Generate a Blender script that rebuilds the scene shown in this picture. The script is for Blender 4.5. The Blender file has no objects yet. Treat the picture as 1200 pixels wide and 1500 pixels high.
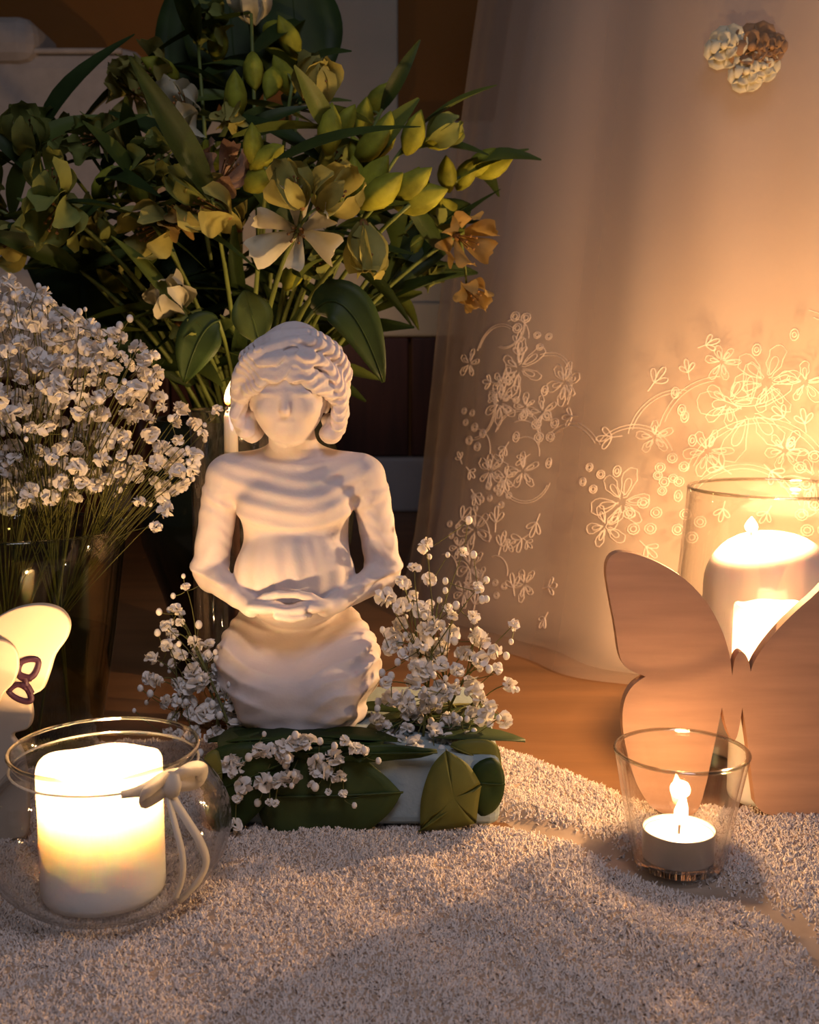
import bpy, bmesh, math, random
import numpy as np
from mathutils import Vector, Matrix, Quaternion, noise

rnd = random.Random(7)
SC = bpy.context.scene
COL = SC.collection

# ------------------------------------------------------------------ camera
CAMZ, PITCH, F = 0.267, math.radians(7.7), 1660.0
cam_d = bpy.data.cameras.new('camera'); cam = bpy.data.objects.new('camera', cam_d); COL.objects.link(cam)
cam.location = (0, 0, CAMZ); cam.rotation_euler = (math.pi/2 - PITCH, 0, 0)
cam_d.sensor_fit = 'VERTICAL'; cam_d.sensor_height = 24; cam_d.lens = F/1500*24
cam_d.clip_start = 0.01
cam_d.dof.use_dof = True; cam_d.dof.focus_distance = 0.66; cam_d.dof.aperture_fstop = 11
SC.camera = cam

# ------------------------------------------------------------------ world, room lamp, exposure
w = bpy.data.worlds.new('world'); SC.world = w; w.use_nodes = True
w.node_tree.nodes['Background'].inputs[0].default_value = (0.75, 0.8, 1.0, 1)
w.node_tree.nodes['Background'].inputs[1].default_value = 0.022
def area(name, loc, target, size, power, col):
    l = bpy.data.lights.new(name, 'AREA'); l.shape = 'DISK'; l.size = size; l.energy = power; l.color = col
    o = bpy.data.objects.new(name, l); COL.objects.link(o); o.location = loc
    o.rotation_euler = (Vector(target)-Vector(loc)).to_track_quat('-Z', 'Y').to_euler()
area('room_lamp', (0.12, -0.25, 1.15), (-0.02, 0.6, 0.05), 0.5, 4.9, (0.86, 0.83, 1.0))
SC.view_settings.view_transform = 'Standard'; SC.view_settings.look = 'None'
SC.view_settings.gamma = 1; SC.view_settings.use_curve_mapping = False
SC.view_settings.exposure = 0.0
SC.cycles.use_denoising = True
SC.cycles.max_bounces = 10; SC.cycles.transparent_max_bounces = 24; SC.cycles.diffuse_bounces = 4
SC.cycles.caustics_reflective = False; SC.cycles.caustics_refractive = False
SC.cycles.sample_clamp_indirect = 20.0

# ------------------------------------------------------------------ layout helpers
cp, sp = math.cos(PITCH), math.sin(PITCH)
def P(px, py, Y):
    """point at distance Y in front of the viewpoint"""
    r = Vector(((px-600)/F, cp - (py-750)/F*sp, -sp - (py-750)/F*cp))
    return Vector((0, 0, CAMZ)) + r*(Y/r.y)
def G(px, py, z=0.0):
    r = Vector(((px-600)/F, cp - (py-750)/F*sp, -sp - (py-750)/F*cp))
    return Vector((0, 0, CAMZ)) + r*((z-CAMZ)/r.z)
FLOOR = -0.006

# ------------------------------------------------------------------ materials
def mat(name, col, rough=0.6, var=0.12, scale=40, spec=0.3, bump=0.0, bscale=None, trans=0.0, metal=0.0, col2=None, stretch=None, sss=0.0):
    m = bpy.data.materials.new(name); m.use_nodes = True; nt = m.node_tree; N = nt.nodes; L = nt.links
    b = N['Principled BSDF']; out = N['Material Output']
    tc = N.new('ShaderNodeTexCoord'); mp = N.new('ShaderNodeMapping'); L.new(tc.outputs['Object'], mp.inputs[0])
    if stretch: mp.inputs['Scale'].default_value = stretch
    nz = N.new('ShaderNodeTexNoise'); nz.inputs['Scale'].default_value = scale; nz.inputs['Detail'].default_value = 5
    L.new(mp.outputs[0], nz.inputs[0])
    rp = N.new('ShaderNodeValToRGB'); L.new(nz.outputs[0], rp.inputs[0])
    c1 = [max(0, c*(1-var)) for c in col]; c2 = col2 or [min(1, c*(1+var)) for c in col]
    rp.color_ramp.elements[0].color = (*c1, 1); rp.color_ramp.elements[0].position = 0.3
    rp.color_ramp.elements[1].color = (*c2, 1); rp.color_ramp.elements[1].position = 0.7
    L.new(rp.outputs[0], b.inputs['Base Color'])
    b.inputs['Roughness'].default_value = rough; b.inputs['Specular IOR Level'].default_value = spec
    b.inputs['Metallic'].default_value = metal
    if sss:
        b.inputs['Subsurface Weight'].default_value = sss; b.inputs['Subsurface Radius'].default_value = (0.02, 0.011, 0.006)
        b.inputs['Subsurface Scale'].default_value = 0.5
    if bump:
        n2 = N.new('ShaderNodeTexNoise'); n2.inputs['Scale'].default_value = bscale or scale*4; n2.inputs['Detail'].default_value = 4
        L.new(mp.outputs[0], n2.inputs[0])
        bp = N.new('ShaderNodeBump'); bp.inputs['Strength'].default_value = bump; bp.inputs['Distance'].default_value = 0.001
        L.new(n2.outputs[0], bp.inputs['Height']); L.new(bp.outputs[0], b.inputs['Normal'])
    if trans:
        t = N.new('ShaderNodeBsdfTranslucent'); L.new(rp.outputs[0], t.inputs[0])
        mx = N.new('ShaderNodeMixShader'); mx.inputs[0].default_value = trans
        L.new(b.outputs[0], mx.inputs[1]); L.new(t.outputs[0], mx.inputs[2]); L.new(mx.outputs[0], out.inputs[0])
    return m
def glass(name, tint=(1, 1, 1), refl=0.9, base=0.03):
    """thin clear glass: lets light straight through, mirrors more at grazing angles"""
    m = bpy.data.materials.new(name); m.use_nodes = True; nt = m.node_tree; N = nt.nodes; L = nt.links
    N.remove(N['Principled BSDF']); out = N['Material Output']
    t = N.new('ShaderNodeBsdfTransparent')
    l2 = N.new('ShaderNodeLayerWeight'); l2.inputs[0].default_value = 0.5
    p2 = N.new('ShaderNodeMath'); p2.operation = 'POWER'; p2.inputs[1].default_value = 7; L.new(l2.outputs['Facing'], p2.inputs[0])
    cm = N.new('ShaderNodeMix'); cm.data_type = 'RGBA'; cm.inputs[6].default_value = (*tint, 1); cm.inputs[7].default_value = (tint[0]*.30, tint[1]*.27, tint[2]*.22, 1)
    L.new(p2.outputs[0], cm.inputs[0]); L.new(cm.outputs[2], t.inputs[0])
    g = N.new('ShaderNodeBsdfGlossy'); g.inputs['Roughness'].default_value = 0.03; g.inputs['Color'].default_value = (.9, .9, .9, 1)
    lw = N.new('ShaderNodeLayerWeight'); lw.inputs[0].default_value = 0.5
    pw = N.new('ShaderNodeMath'); pw.operation = 'POWER'; pw.inputs[1].default_value = 3.5; L.new(lw.outputs['Facing'], pw.inputs[0])
    ma = N.new('ShaderNodeMath'); ma.operation = 'MULTIPLY_ADD'; ma.inputs[1].default_value = refl*0.75; ma.inputs[2].default_value = base
    L.new(pw.outputs[0], ma.inputs[0])
    mx = N.new('ShaderNodeMixShader'); L.new(ma.outputs[0], mx.inputs[0]); L.new(t.outputs[0], mx.inputs[1]); L.new(g.outputs[0], mx.inputs[2])
    L.new(mx.outputs[0], out.inputs[0])
    return m
def net(name, col, clear, trl=0.5, edge=0.5):
    """fine tulle net: mostly holes, denser seen edge-on"""
    m = bpy.data.materials.new(name); m.use_nodes = True; nt = m.node_tree; N = nt.nodes; L = nt.links
    N.remove(N['Principled BSDF']); out = N['Material Output']
    d = N.new('ShaderNodeBsdfDiffuse'); d.inputs[0].default_value = (*col, 1)
    tr = N.new('ShaderNodeBsdfTranslucent'); tr.inputs[0].default_value = (*col, 1)
    m1 = N.new('ShaderNodeMixShader'); m1.inputs[0].default_value = trl; L.new(d.outputs[0], m1.inputs[1]); L.new(tr.outputs[0], m1.inputs[2])
    t = N.new('ShaderNodeBsdfTransparent')
    lw = N.new('ShaderNodeLayerWeight'); lw.inputs[0].default_value = 0.5
    pw = N.new('ShaderNodeMath'); pw.operation = 'POWER'; pw.inputs[1].default_value = 4; L.new(lw.outputs['Facing'], pw.inputs[0])
    ma = N.new('ShaderNodeMath'); ma.operation = 'MULTIPLY_ADD'; ma.inputs[1].default_value = edge; ma.inputs[2].default_value = 1-clear
    ma.use_clamp = True
    L.new(pw.outputs[0], ma.inputs[0])
    mx = N.new('ShaderNodeMixShader'); L.new(ma.outputs[0], mx.inputs[0]); L.new(t.outputs[0], mx.inputs[1]); L.new(m1.outputs[0], mx.inputs[2])
    L.new(mx.outputs[0], out.inputs[0])
    return m
def flame_mat(name, strength, low=(1, .35, .06), high=(1, .78, .42)):
    m = bpy.data.materials.new(name); m.use_nodes = True; nt = m.node_tree; N = nt.nodes; L = nt.links
    N.remove(N['Principled BSDF']); out = N['Material Output']
    tc = N.new('ShaderNodeTexCoord'); sx = N.new('ShaderNodeSeparateXYZ'); L.new(tc.outputs['Generated'], sx.inputs[0])
    rp = N.new('ShaderNodeValToRGB'); rp.color_ramp.elements[0].color = (*low, 1); rp.color_ramp.elements[1].color = (*high, 1)
    rp.color_ramp.elements[0].position = .05; rp.color_ramp.elements[1].position = .5
    L.new(sx.outputs[2], rp.inputs[0])
    e = N.new('ShaderNodeEmission'); e.inputs[1].default_value = strength; L.new(rp.outputs[0], e.inputs[0])
    t = N.new('ShaderNodeBsdfTransparent'); a = N.new('ShaderNodeAddShader')
    L.new(e.outputs[0], a.inputs[0]); L.new(t.outputs[0], a.inputs[1]); L.new(a.outputs[0], out.inputs[0])
    return m

M = {}
M['floor'] = mat('wood_floor', (.22, .105, .043), .45, .25, 3, .35, .1, 30, stretch=(1, 8, 1))
M['wall_paint'] = mat('ochre_wall_paint', (.28, .125, .035), .8, .06, 6, .1)
M['pale_paint'] = mat('pale_painted_wood', (.50, .46, .37), .6, .05, 8, .2)
M['base_paint'] = mat('grey_white_baseboard', (.45, .43, .42), .5, .05, 8, .2)
M['mahogany'] = mat('dark_mahogany', (.045, .014, .008), .4, .4, 6, .35, stretch=(10, 10, 1))
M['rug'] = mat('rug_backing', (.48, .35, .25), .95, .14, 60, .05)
M['pile'] = mat('beige_pile', (.80, .68, .59), .95, .12, 160, .05)
M['plaster'] = mat('white_plaster', (.70, .62, .59), .7, .03, 60, .2, .12, 700, sss=.15)
M['wax'] = mat('ivory_wax', (.95, .90, .84), .45, .02, 20, .3, sss=1.0)
_b = M['wax'].node_tree.nodes['Principled BSDF']; _b.inputs['Subsurface Radius'].default_value = (1, .90, .80); _b.inputs['Subsurface Scale'].default_value = .012
M['wax_plain'] = mat('ivory_wax_solid', (.90, .82, .75), .45, .03, 20, .3, sss=.3)
M['wick'] = mat('charred_wick', (.03, .02, .02), .9)
M['alu'] = mat('tealight_aluminium', (.75, .72, .70), .35, .03, 30, .5, metal=.9)
M['glass'] = glass('clear_glass', (.985, .985, .98), .95, .045)
M['glass_rim'] = glass('thick_glass_rim', (.80, .80, .74), .9, .22)
M['glass_green'] = glass('green_tinted_glass', (.80, .82, .68), .9, .05)
M['glass_dark'] = mat('dark_green_glass', (.012, .016, .008), .12, .2, 10, .5)
M['ribbon'] = mat('white_satin_ribbon', (.92, .88, .80), .5, .03, 50, .3, trans=.6)
M['beech'] = mat('beech_plywood', (.52, .29, .18), .6, .12, 14, .2, .08, 60, stretch=(1, 1, 9))
M['pale_ply'] = mat('cream_painted_plywood', (.52, .43, .33), .6, .05, 20, .2)
M['purple'] = mat('purple_print', (.03, .008, .022), .6)
M['lining'] = mat('ivory_satin_lining', (.60, .46, .35), .6, .04, 12, .25)
M['tulle'] = net('ivory_tulle', (.84, .74, .64), .70)
M['tulle2'] = net('ivory_tulle_under', (.84, .72, .60), .62)
M['thread'] = mat('ivory_embroidery_thread', (.74, .62, .52), .6, .03, 60, .3)
M['appl_cream'] = mat('cream_organza_petal', (.85, .78, .55), .6, .08, 60, .2, trans=.3)
M['appl_tan'] = mat('tan_organza_petal', (.45, .27, .14), .6, .1, 60, .2, trans=.3)
M['gyp'] = mat('gypsophila_white', (.88, .84, .78), .7, .06, 80, .1, trans=.2)
M['gyp_stem'] = mat('gypsophila_stem', (.12, .12, .035), .6, .2, 50, .2)
M['stem'] = mat('alstroemeria_stem', (.13, .17, .04), .5, .2, 30, .3)
M['leaf'] = mat('dark_leaf', (.028, .050, .012), .5, .3, 30, .2, trans=.15)
M['leaf2'] = mat('mid_leaf', (.085, .12, .025), .5, .25, 30, .2, trans=.2)
M['leaf_olive'] = mat('olive_leaf', (.13, .13, .028), .55, .2, 30, .2, .2, 60)
M['leaf_wrap'] = mat('broad_dark_leaf', (.040, .062, .018), .5, .2, 18, .25, .2, 60)
M['foam'] = mat('pale_blue_foam', (.34, .41, .41), .9, .12, 30, .1, .5, 300)
M['petal_white'] = mat('petal_white', (.62, .60, .44), .6, .1, 30, .2, trans=.3)
M['petal_green'] = mat('petal_green', (.22, .26, .07), .6, .3, 30, .2, trans=.3)
M['petal_cream'] = mat('petal_cream', (.34, .32, .09), .6, .25, 30, .2, trans=.3)
M['petal_pink'] = mat('petal_pink', (.42, .27, .18), .6, .25, 90, .2, trans=.3)
M['petal_orange'] = mat('petal_orange', (.42, .29, .10), .6, .2, 40, .2, trans=.3)
M['bud'] = mat('bud_yellow_green', (.27, .29, .03), .6, .45, 70, .15, trans=.2)
M['stamen'] = mat('stamen_brown', (.20, .10, .03), .6)
M['fabric'] = mat('pale_upholstery', (.50, .44, .38), .9, .08, 60, .1)
M['flame'] = flame_mat('flame_glow', 26)
M['flame_small'] = flame_mat('flame_glow_small', 7, (1, .2, .02), (1, .62, .3))

# ------------------------------------------------------------------ mesh helpers
class MB:
    def __init__(s): s.v = []; s.f = []
    def add(s, vs, fs):
        n = len(s.v); s.v.extend([Vector(p) for p in vs]); s.f.extend([tuple(i+n for i in f) for f in fs]); return s
    def tube(s, pts, rad, k=5, cap=True):
        pts = [Vector(p) for p in pts]; n = len(pts)
        if not hasattr(rad, '__len__'): rad = [rad]*n
        t0 = (pts[1]-pts[0]).normalized(); up = t0.orthogonal().normalized(); vs = []
        for i in range(n):
            t = (pts[min(i+1, n-1)]-pts[max(i-1, 0)])
            t = t.normalized() if t.length > 1e-9 else t0
            up = (up - t*up.dot(t)); up = up.normalized() if up.length > 1e-6 else t.orthogonal().normalized()
            b = t.cross(up)
            for j in range(k):
                a = 2*math.pi*j/k; vs.append(pts[i] + (up*math.cos(a)+b*math.sin(a))*rad[i])
        fs = [(i*k+j, i*k+(j+1) % k, (i+1)*k+(j+1) % k, (i+1)*k+j) for i in range(n-1) for j in range(k)]
        if cap: fs += [tuple(range(k))[::-1], tuple(range((n-1)*k, n*k))]
        return s.add(vs, fs)
    def lathe(s, prof, c=(0, 0, 0), k=48, closed=False, wob=None):
        c = Vector(c); n = len(prof); vs = []
        for r, z in prof:
            for j in range(k):
                a = 2*math.pi*j/k; q = 1 + (wob(a, z) if wob else 0)
                vs.append(c + Vector((r*q*math.cos(a), r*q*math.sin(a), z)))
        fs = []
        for i in range(n if closed else n-1):
            i2 = (i+1) % n
            for j in range(k): fs.append((i*k+j, i*k+(j+1) % k, i2*k+(j+1) % k, i2*k+j))
        if not closed:
            if prof[0][0] > 1e-6: fs.append(tuple(range(k))[::-1])
            if prof[-1][0] > 1e-6: fs.append(tuple(range((n-1)*k, n*k)))
        return s.add(vs, fs)
    def ball(s, c, r, k=8, m=6):
        return s.lathe([(max(1e-5, r*math.sin(math.pi*i/m)), -r*math.cos(math.pi*i/m)) for i in range(m+1)], c, k)
    def box(s, a, b):
        (x0, y0, z0), (x1, y1, z1) = a, b
        return s.add([(x0, y0, z0), (x1, y0, z0), (x1, y1, z0), (x0, y1, z0), (x0, y0, z1), (x1, y0, z1), (x1, y1, z1), (x0, y1, z1)],
                     [(0, 3, 2, 1), (4, 5, 6, 7), (0, 1, 5, 4), (1, 2, 6, 5), (2, 3, 7, 6), (3, 0, 4, 7)])
    def plate(s, outline, n, th):
        """flat polygon (list of points) thickened along n"""
        o = [Vector(p) for p in outline]; k = len(o); n = Vector(n).normalized()*th
        return s.add(o + [p+n for p in o], [tuple(range(k)), tuple(range(2*k-1, k-1, -1))] + [(i, i+k, (i+1) % k+k, (i+1) % k) for i in range(k)])
    def mesh(s, name, smooth=True, fix=True):
        me = bpy.data.meshes.new(name); me.from_pydata([tuple(p) for p in s.v], [], s.f)
        if fix:
            bm = bmesh.new(); bm.from_mesh(me); bmesh.ops.recalc_face_normals(bm, faces=bm.faces); bm.to_mesh(me); bm.free()
        if smooth: me.polygons.foreach_set('use_smooth', [True]*len(me.polygons))
        me.update(); return me

def link(o, parent=None):
    COL.objects.link(o)
    if parent is not None: o.parent = parent
    return o
def wloc(o):
    v = Vector((0, 0, 0))
    while o is not None: v += o.location; o = o.parent
    return v
def obj(name, mb, m, parent=None, smooth=True, bevel=0, auto=None):
    """mesh given in world coordinates -> object (child of an unrotated parent)"""
    if parent is not None:
        off = wloc(parent)
        mb.v = [p-off for p in mb.v]
    me = mb.mesh(name, smooth); me.materials.append(m)
    o = bpy.data.objects.new(name, me); link(o, parent)
    if bevel:
        b = o.modifiers.new('bevel', 'BEVEL'); b.width = bevel; b.segments = 3; b.limit_method = 'ANGLE'; b.angle_limit = math.radians(50)
    if auto:
        me.set_sharp_from_angle(angle=math.radians(auto))
    return o
def tag(o, label, cat, group=None):
    o['label'] = label; o['category'] = cat
    if group: o['group'] = group
    return o
def thing(name, label, cat, loc=(0, 0, 0), group=None):
    o = bpy.data.objects.new(name, None); o.location = loc; o.empty_display_size = .02; COL.objects.link(o)
    return tag(o, label, cat, group)
def struct(name, mb, m, bevel=0, smooth=False):
    o = obj(name, mb, m, None, smooth, bevel); o['kind'] = 'structure'; return o
def bez(a, b, c, n=8):
    a, b, c = Vector(a), Vector(b), Vector(c)
    return [a*(1-t)**2 + b*2*t*(1-t) + c*t*t for t in [i/n for i in range(n+1)]]
def spline(pts, n=5, closed=False):
    pts = [Vector(p) for p in pts]; k = len(pts); out = []
    for i in range(k if closed else k-1):
        g = lambda j: pts[j % k] if closed else pts[max(0, min(k-1, j))]
        p0, p1, p2, p3 = g(i-1), g(i), g(i+1), g(i+2)
        for q in range(n):
            t = q/n
            out.append(.5*((2*p1)+(p2-p0)*t+(2*p0-5*p1+4*p2-p3)*t*t+(3*p1-p0-3*p2+p3)*t**3))
    if not closed: out.append(pts[-1])
    return out
def solid(o, th=.0005):
    s = o.modifiers.new('solid', 'SOLIDIFY'); s.thickness = th; s.offset = 1; return o
def fast_mesh(name, V, Fq, m):
    me = bpy.data.meshes.new(name); k = Fq.shape[1]
    me.vertices.add(len(V)); me.vertices.foreach_set('co', V.astype(np.float32).ravel())
    me.loops.add(Fq.size); me.loops.foreach_set('vertex_index', Fq.astype(np.int32).ravel())
    me.polygons.add(len(Fq)); me.polygons.foreach_set('loop_start', np.arange(0, Fq.size, k, dtype=np.int32))
    me.polygons.foreach_set('use_smooth', np.ones(len(Fq), bool))
    me.update(calc_edges=True); me.validate(); me.materials.append(m); return me

def flame_shape(c, h, r, lean=(0, 0)):
    mb = MB(); prof = []
    for i in range(13):
        t = i/12; q = math.sin(math.pi*min(1, t**.75))**.8*(1-.35*t)
        prof.append((max(1e-5, r*q), h*t))
    mb.lathe(prof, (0, 0, 0), 14)
    c = Vector(c); mb.v = [p + Vector((lean[0]*p.z, lean[1]*p.z, 0)) + c for p in mb.v]; return mb
def candle_light(parent, loc, power, col=(1, .575, .25), r=.005):
    l = bpy.data.lights.new('candle_light', 'POINT'); l.energy = power; l.color = col; l.shadow_soft_size = r
    o = bpy.data.objects.new('candle_light', l); link(o, parent); o.location = Vector(loc) - wloc(parent)

# ================================================================== structure
struct('floor', MB().box((-2.2, -.6, FLOOR-.03), (2.2, 2.1, FLOOR)), M['floor'])
struct('wall_back', MB().box((-2.2, 2.06, FLOOR), (2.2, 2.12, 2.2)), M['wall_paint'])
struct('baseboard_back', MB().box((-2.2, 2.015, FLOOR), (2.2, 2.06, .092)), M['base_paint'], .006)
mh = bpy.data.objects.new('trim_1', None); COL.objects.link(mh); mh['kind'] = 'structure'
x = -1.4
while x < .9:
    wd = .13 + .03*rnd.random()
    obj('board', MB().box((x, 2.035+.004*rnd.random(), .093), (x+wd-.004, 2.06, .305)), M['mahogany'], mh, False, .003); x += wd
struct('trim_2', MB().box((-2.2, 2.025, .306), (2.2, 2.06, .365)), M['pale_paint'], .005)
struct('trim_3', MB().box((-1.3, 2.040, .365), (2.2, 2.06, .676)), M['pale_paint'], .002)
struct('trim_4', MB().box((-.138, 2.03, .677), (-.02, 2.06, 2.2)), M['pale_paint'], .004)
struct('trim_5', MB().box((-.205, 2.045, .677), (-.139, 2.06, 2.2)), M['pale_paint'], .004)

# ================================================================== rug
edge_px = [(-500, 1075), (100, 1080), (600, 1085), (735, 1096), (800, 1114), (865, 1140), (905, 1160), (960, 1172), (1110, 1176), (1250, 1180), (1700, 1190)]
edge = [G(*p) for p in edge_px]
ex = np.array([p.x for p in edge]); ey = np.array([p.y for p in edge])
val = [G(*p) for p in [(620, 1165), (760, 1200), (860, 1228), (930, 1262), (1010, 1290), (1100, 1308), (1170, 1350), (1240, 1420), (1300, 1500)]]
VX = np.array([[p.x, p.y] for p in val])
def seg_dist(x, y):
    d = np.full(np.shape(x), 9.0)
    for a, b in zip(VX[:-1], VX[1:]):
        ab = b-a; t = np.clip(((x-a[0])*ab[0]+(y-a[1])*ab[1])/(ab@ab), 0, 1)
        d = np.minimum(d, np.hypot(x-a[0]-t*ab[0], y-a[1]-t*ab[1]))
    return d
def rug_h(x, y):
    h = .0016*np.sin(x*41+1.3*np.sin(y*23))*np.sin(y*37+.5) + .001*np.sin(x*90+y*70)
    h += .0008*np.sin(x*610+2*np.sin(y*330))*np.sin(y*540+2*np.sin(x*290)) + .0005*np.sin(x*1100+y*700)*np.sin(y*950-x*400)
    h -= .006*np.exp(-(seg_dist(x, y)/.012)**2)
    return h - .001
def rug_edge(x): return np.interp(x, ex, ey) + .003*np.sin(x*120) + .002*np.sin(x*310+1)
rug = thing('fleece_rug', 'fluffy beige fleece rug spread under the candles and the statue', 'rug', (0, .5, FLOOR))
nx, ny = 200, 140
X = np.linspace(-.75, .75, nx); T = np.linspace(0, 1, ny)
XX = np.repeat(X[:, None], ny, 1); YY = -.1 + (rug_edge(XX)+.1)*T[None, :]
ZZ = rug_h(XX, YY); drop = np.clip((rug_edge(XX)-YY)/.012, 0, 1); ZZ = FLOOR+.0005 + (ZZ-FLOOR)*np.sqrt(np.clip(drop*(2-drop), 0, 1))
V = np.stack([XX, YY-.5, ZZ-FLOOR], -1).reshape(-1, 3)
I = np.arange(nx*ny).reshape(nx, ny)
Fq = np.stack([I[:-1, :-1], I[1:, :-1], I[1:, 1:], I[:-1, 1:]], -1).reshape(-1, 4)
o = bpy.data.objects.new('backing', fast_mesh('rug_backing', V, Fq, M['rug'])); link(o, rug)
rs = np.random.RandomState(3)
n = 300000
tx = rs.uniform(-.42, .46, n); ty = rs.uniform(.33, .80, n)
vis = np.abs(tx) < .40*ty+.06
k = (ty < rug_edge(tx)+.002) & vis; tx, ty = tx[k], ty[k]; n = len(tx)
dr = np.clip((rug_edge(tx)-ty)/.012, 0, 1); tz = FLOOR+.0005+(rug_h(tx, ty)-FLOOR)*np.sqrt(np.clip(dr*(2-dr), 0, 1)) - .0006
ang = rs.uniform(0, 6.28, n); hh = rs.uniform(.0012, .0030, n); rr = rs.uniform(.0005, .0011, n)
la = rs.uniform(0, 6.28, n); ll = rs.uniform(.0003, .0026, n)
B = np.stack([tx, ty, tz], -1)
Vs = []
for j in range(3):
    a = ang+j*2.094
    Vs.append(B + np.stack([rr*np.cos(a), rr*np.sin(a), 0*a], -1))
for j in range(3):
    a = ang+j*2.094+.5
    Vs.append(B + np.stack([.8*rr*np.cos(a)+ll*.6*np.cos(la), .8*rr*np.sin(a)+ll*.6*np.sin(la), hh*.65], -1))
Vs.append(B + np.stack([ll*np.cos(la), ll*np.sin(la), hh], -1))
V = np.stack(Vs, 1).reshape(-1, 3) - np.array([0, .5, FLOOR])
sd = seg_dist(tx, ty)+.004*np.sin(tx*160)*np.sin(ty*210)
bare = np.clip(1-sd/.017, 0, 1)  # thins the pile along the fold; brown backing stands in for its shade
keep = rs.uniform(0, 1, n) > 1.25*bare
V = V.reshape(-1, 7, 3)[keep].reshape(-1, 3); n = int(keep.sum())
b = (np.arange(n)*7)[:, None]
tri = []
for j in range(3):
    j2 = (j+1) % 3
    tri += [b+np.array([[j, j2, 3+j2]]), b+np.array([[j, 3+j2, 3+j]]), b+np.array([[3+j, 3+j2, 6]])]
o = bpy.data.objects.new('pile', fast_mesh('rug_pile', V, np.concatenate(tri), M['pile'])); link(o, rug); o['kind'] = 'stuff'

# ================================================================== statue (distance field sculpted into one body)
def smin(a, b, k):
    h = np.clip(.5+.5*(b-a)/k, 0, 1); return b*(1-h)+a*h - k*h*(1-h)
class Sdf:
    def __init__(s, lo, hi, h):
        s.lo = np.array(lo, float); s.h = h; s.n = [int((b-a)/h)+1 for a, b in zip(lo, hi)]
        ax = [(s.lo[i]+h*np.arange(s.n[i])).astype(np.float32) for i in range(3)]
        s.x, s.y, s.z = np.meshgrid(*ax, indexing='ij'); s.f = np.full(s.n, 9.0, np.float32)
    def put(s, d, k=.4): s.f = smin(s.f, d, k).astype(np.float32)
    def ell(s, c, r, k=.5):
        qx, qy, qz = (s.x-c[0])/r[0], (s.y-c[1])/r[1], (s.z-c[2])/r[2]
        k0 = np.sqrt(qx*qx+qy*qy+qz*qz); k1 = np.sqrt((qx/r[0])**2+(qy/r[1])**2+(qz/r[2])**2)+1e-6
        s.put(k0*(k0-1)/k1, k)
    def cap(s, a, b, r0, r1, k=.4):
        a = np.array(a, float); b = np.array(b, float); ab = b-a
        t = np.clip(((s.x-a[0])*ab[0]+(s.y-a[1])*ab[1]+(s.z-a[2])*ab[2])/(ab@ab), 0, 1).astype(np.float32)
        d = np.sqrt((s.x-a[0]-t*ab[0])**2+(s.y-a[1]-t*ab[1])**2+(s.z-a[2]-t*ab[2])**2)-(r0+(r1-r0)*t)
        s.put(d, k)
    def path(s, pts, r0, r1, k=.2, join=None):
        m = len(pts)-1; keep = s.f; s.f = np.full(s.n, 9.0, np.float32)
        for i in range(m): s.cap(pts[i], pts[i+1], r0+(r1-r0)*i/m, r0+(r1-r0)*(i+1)/m, .05)
        d = s.f; s.f = keep; s.put(d, k)
    def mesh(s, name, m, scale, smooth_it=1):
        f = s.f; sg = f < 0
        c = [sg[i:s.n[0]-1+i, j:s.n[1]-1+j, k:s.n[2]-1+k] for i in (0, 1) for j in (0, 1) for k in (0, 1)]
        al = np.ones_like(c[0]); an = np.zeros_like(c[0])
        for q in c: al &= q; an |= q
        act = an & ~al; idx = np.argwhere(act); N = len(idx)
        num = np.full(act.shape, -1, np.int64); num[act] = np.arange(N)
        offs = np.array([(i, j, k) for i in (0, 1) for j in (0, 1) for k in (0, 1)])
        val = np.stack([f[idx[:, 0]+o[0], idx[:, 1]+o[1], idx[:, 2]+o[2]] for o in offs], 1)
        acc = np.zeros((N, 3)); cnt = np.zeros((N, 1))
        for a in range(8):
            for b_ in range(a+1, 8):
                if np.abs(offs[a]-offs[b_]).sum() != 1: continue
                va, vb = val[:, a], val[:, b_]; cr = (va < 0) != (vb < 0)
                t = np.where(cr, va/np.where(cr, va-vb, 1), 0)[:, None]
                acc += np.where(cr[:, None], offs[a]+t*(offs[b_]-offs[a]), 0); cnt += cr[:, None]
        V = (s.lo + s.h*(idx+acc/cnt))*scale
        quads = []
        for ax in range(3):
            u, v = (ax+1) % 3, (ax+2) % 3
            sl0 = [slice(1, -1)]*3; sl0[ax] = slice(0, s.n[ax]-1); sl1 = [slice(1, -1)]*3; sl1[ax] = slice(1, s.n[ax])
            a0, a1 = sg[tuple(sl0)], sg[tuple(sl1)]; e = np.argwhere(a0 != a1)
            fl = a0[tuple(e.T)]
            e = e.copy(); e[:, u] += 1; e[:, v] += 1
            q = []
            for du, dv in ((1, 1), (0, 1), (0, 0), (1, 0)):
                g = e.copy(); g[:, u] -= du; g[:, v] -= dv; q.append(num[g[:, 0], g[:, 1], g[:, 2]])
            q = np.stack(q, 1); q[~fl] = q[~fl][:, ::-1]; quads.append(q)
        return fast_mesh(name, V, np.concatenate(quads), m)
def bump_w(v, a, b, s): return 1/(1+np.exp(-(v-a)/s)) * 1/(1+np.exp((v-b)/s))

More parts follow.
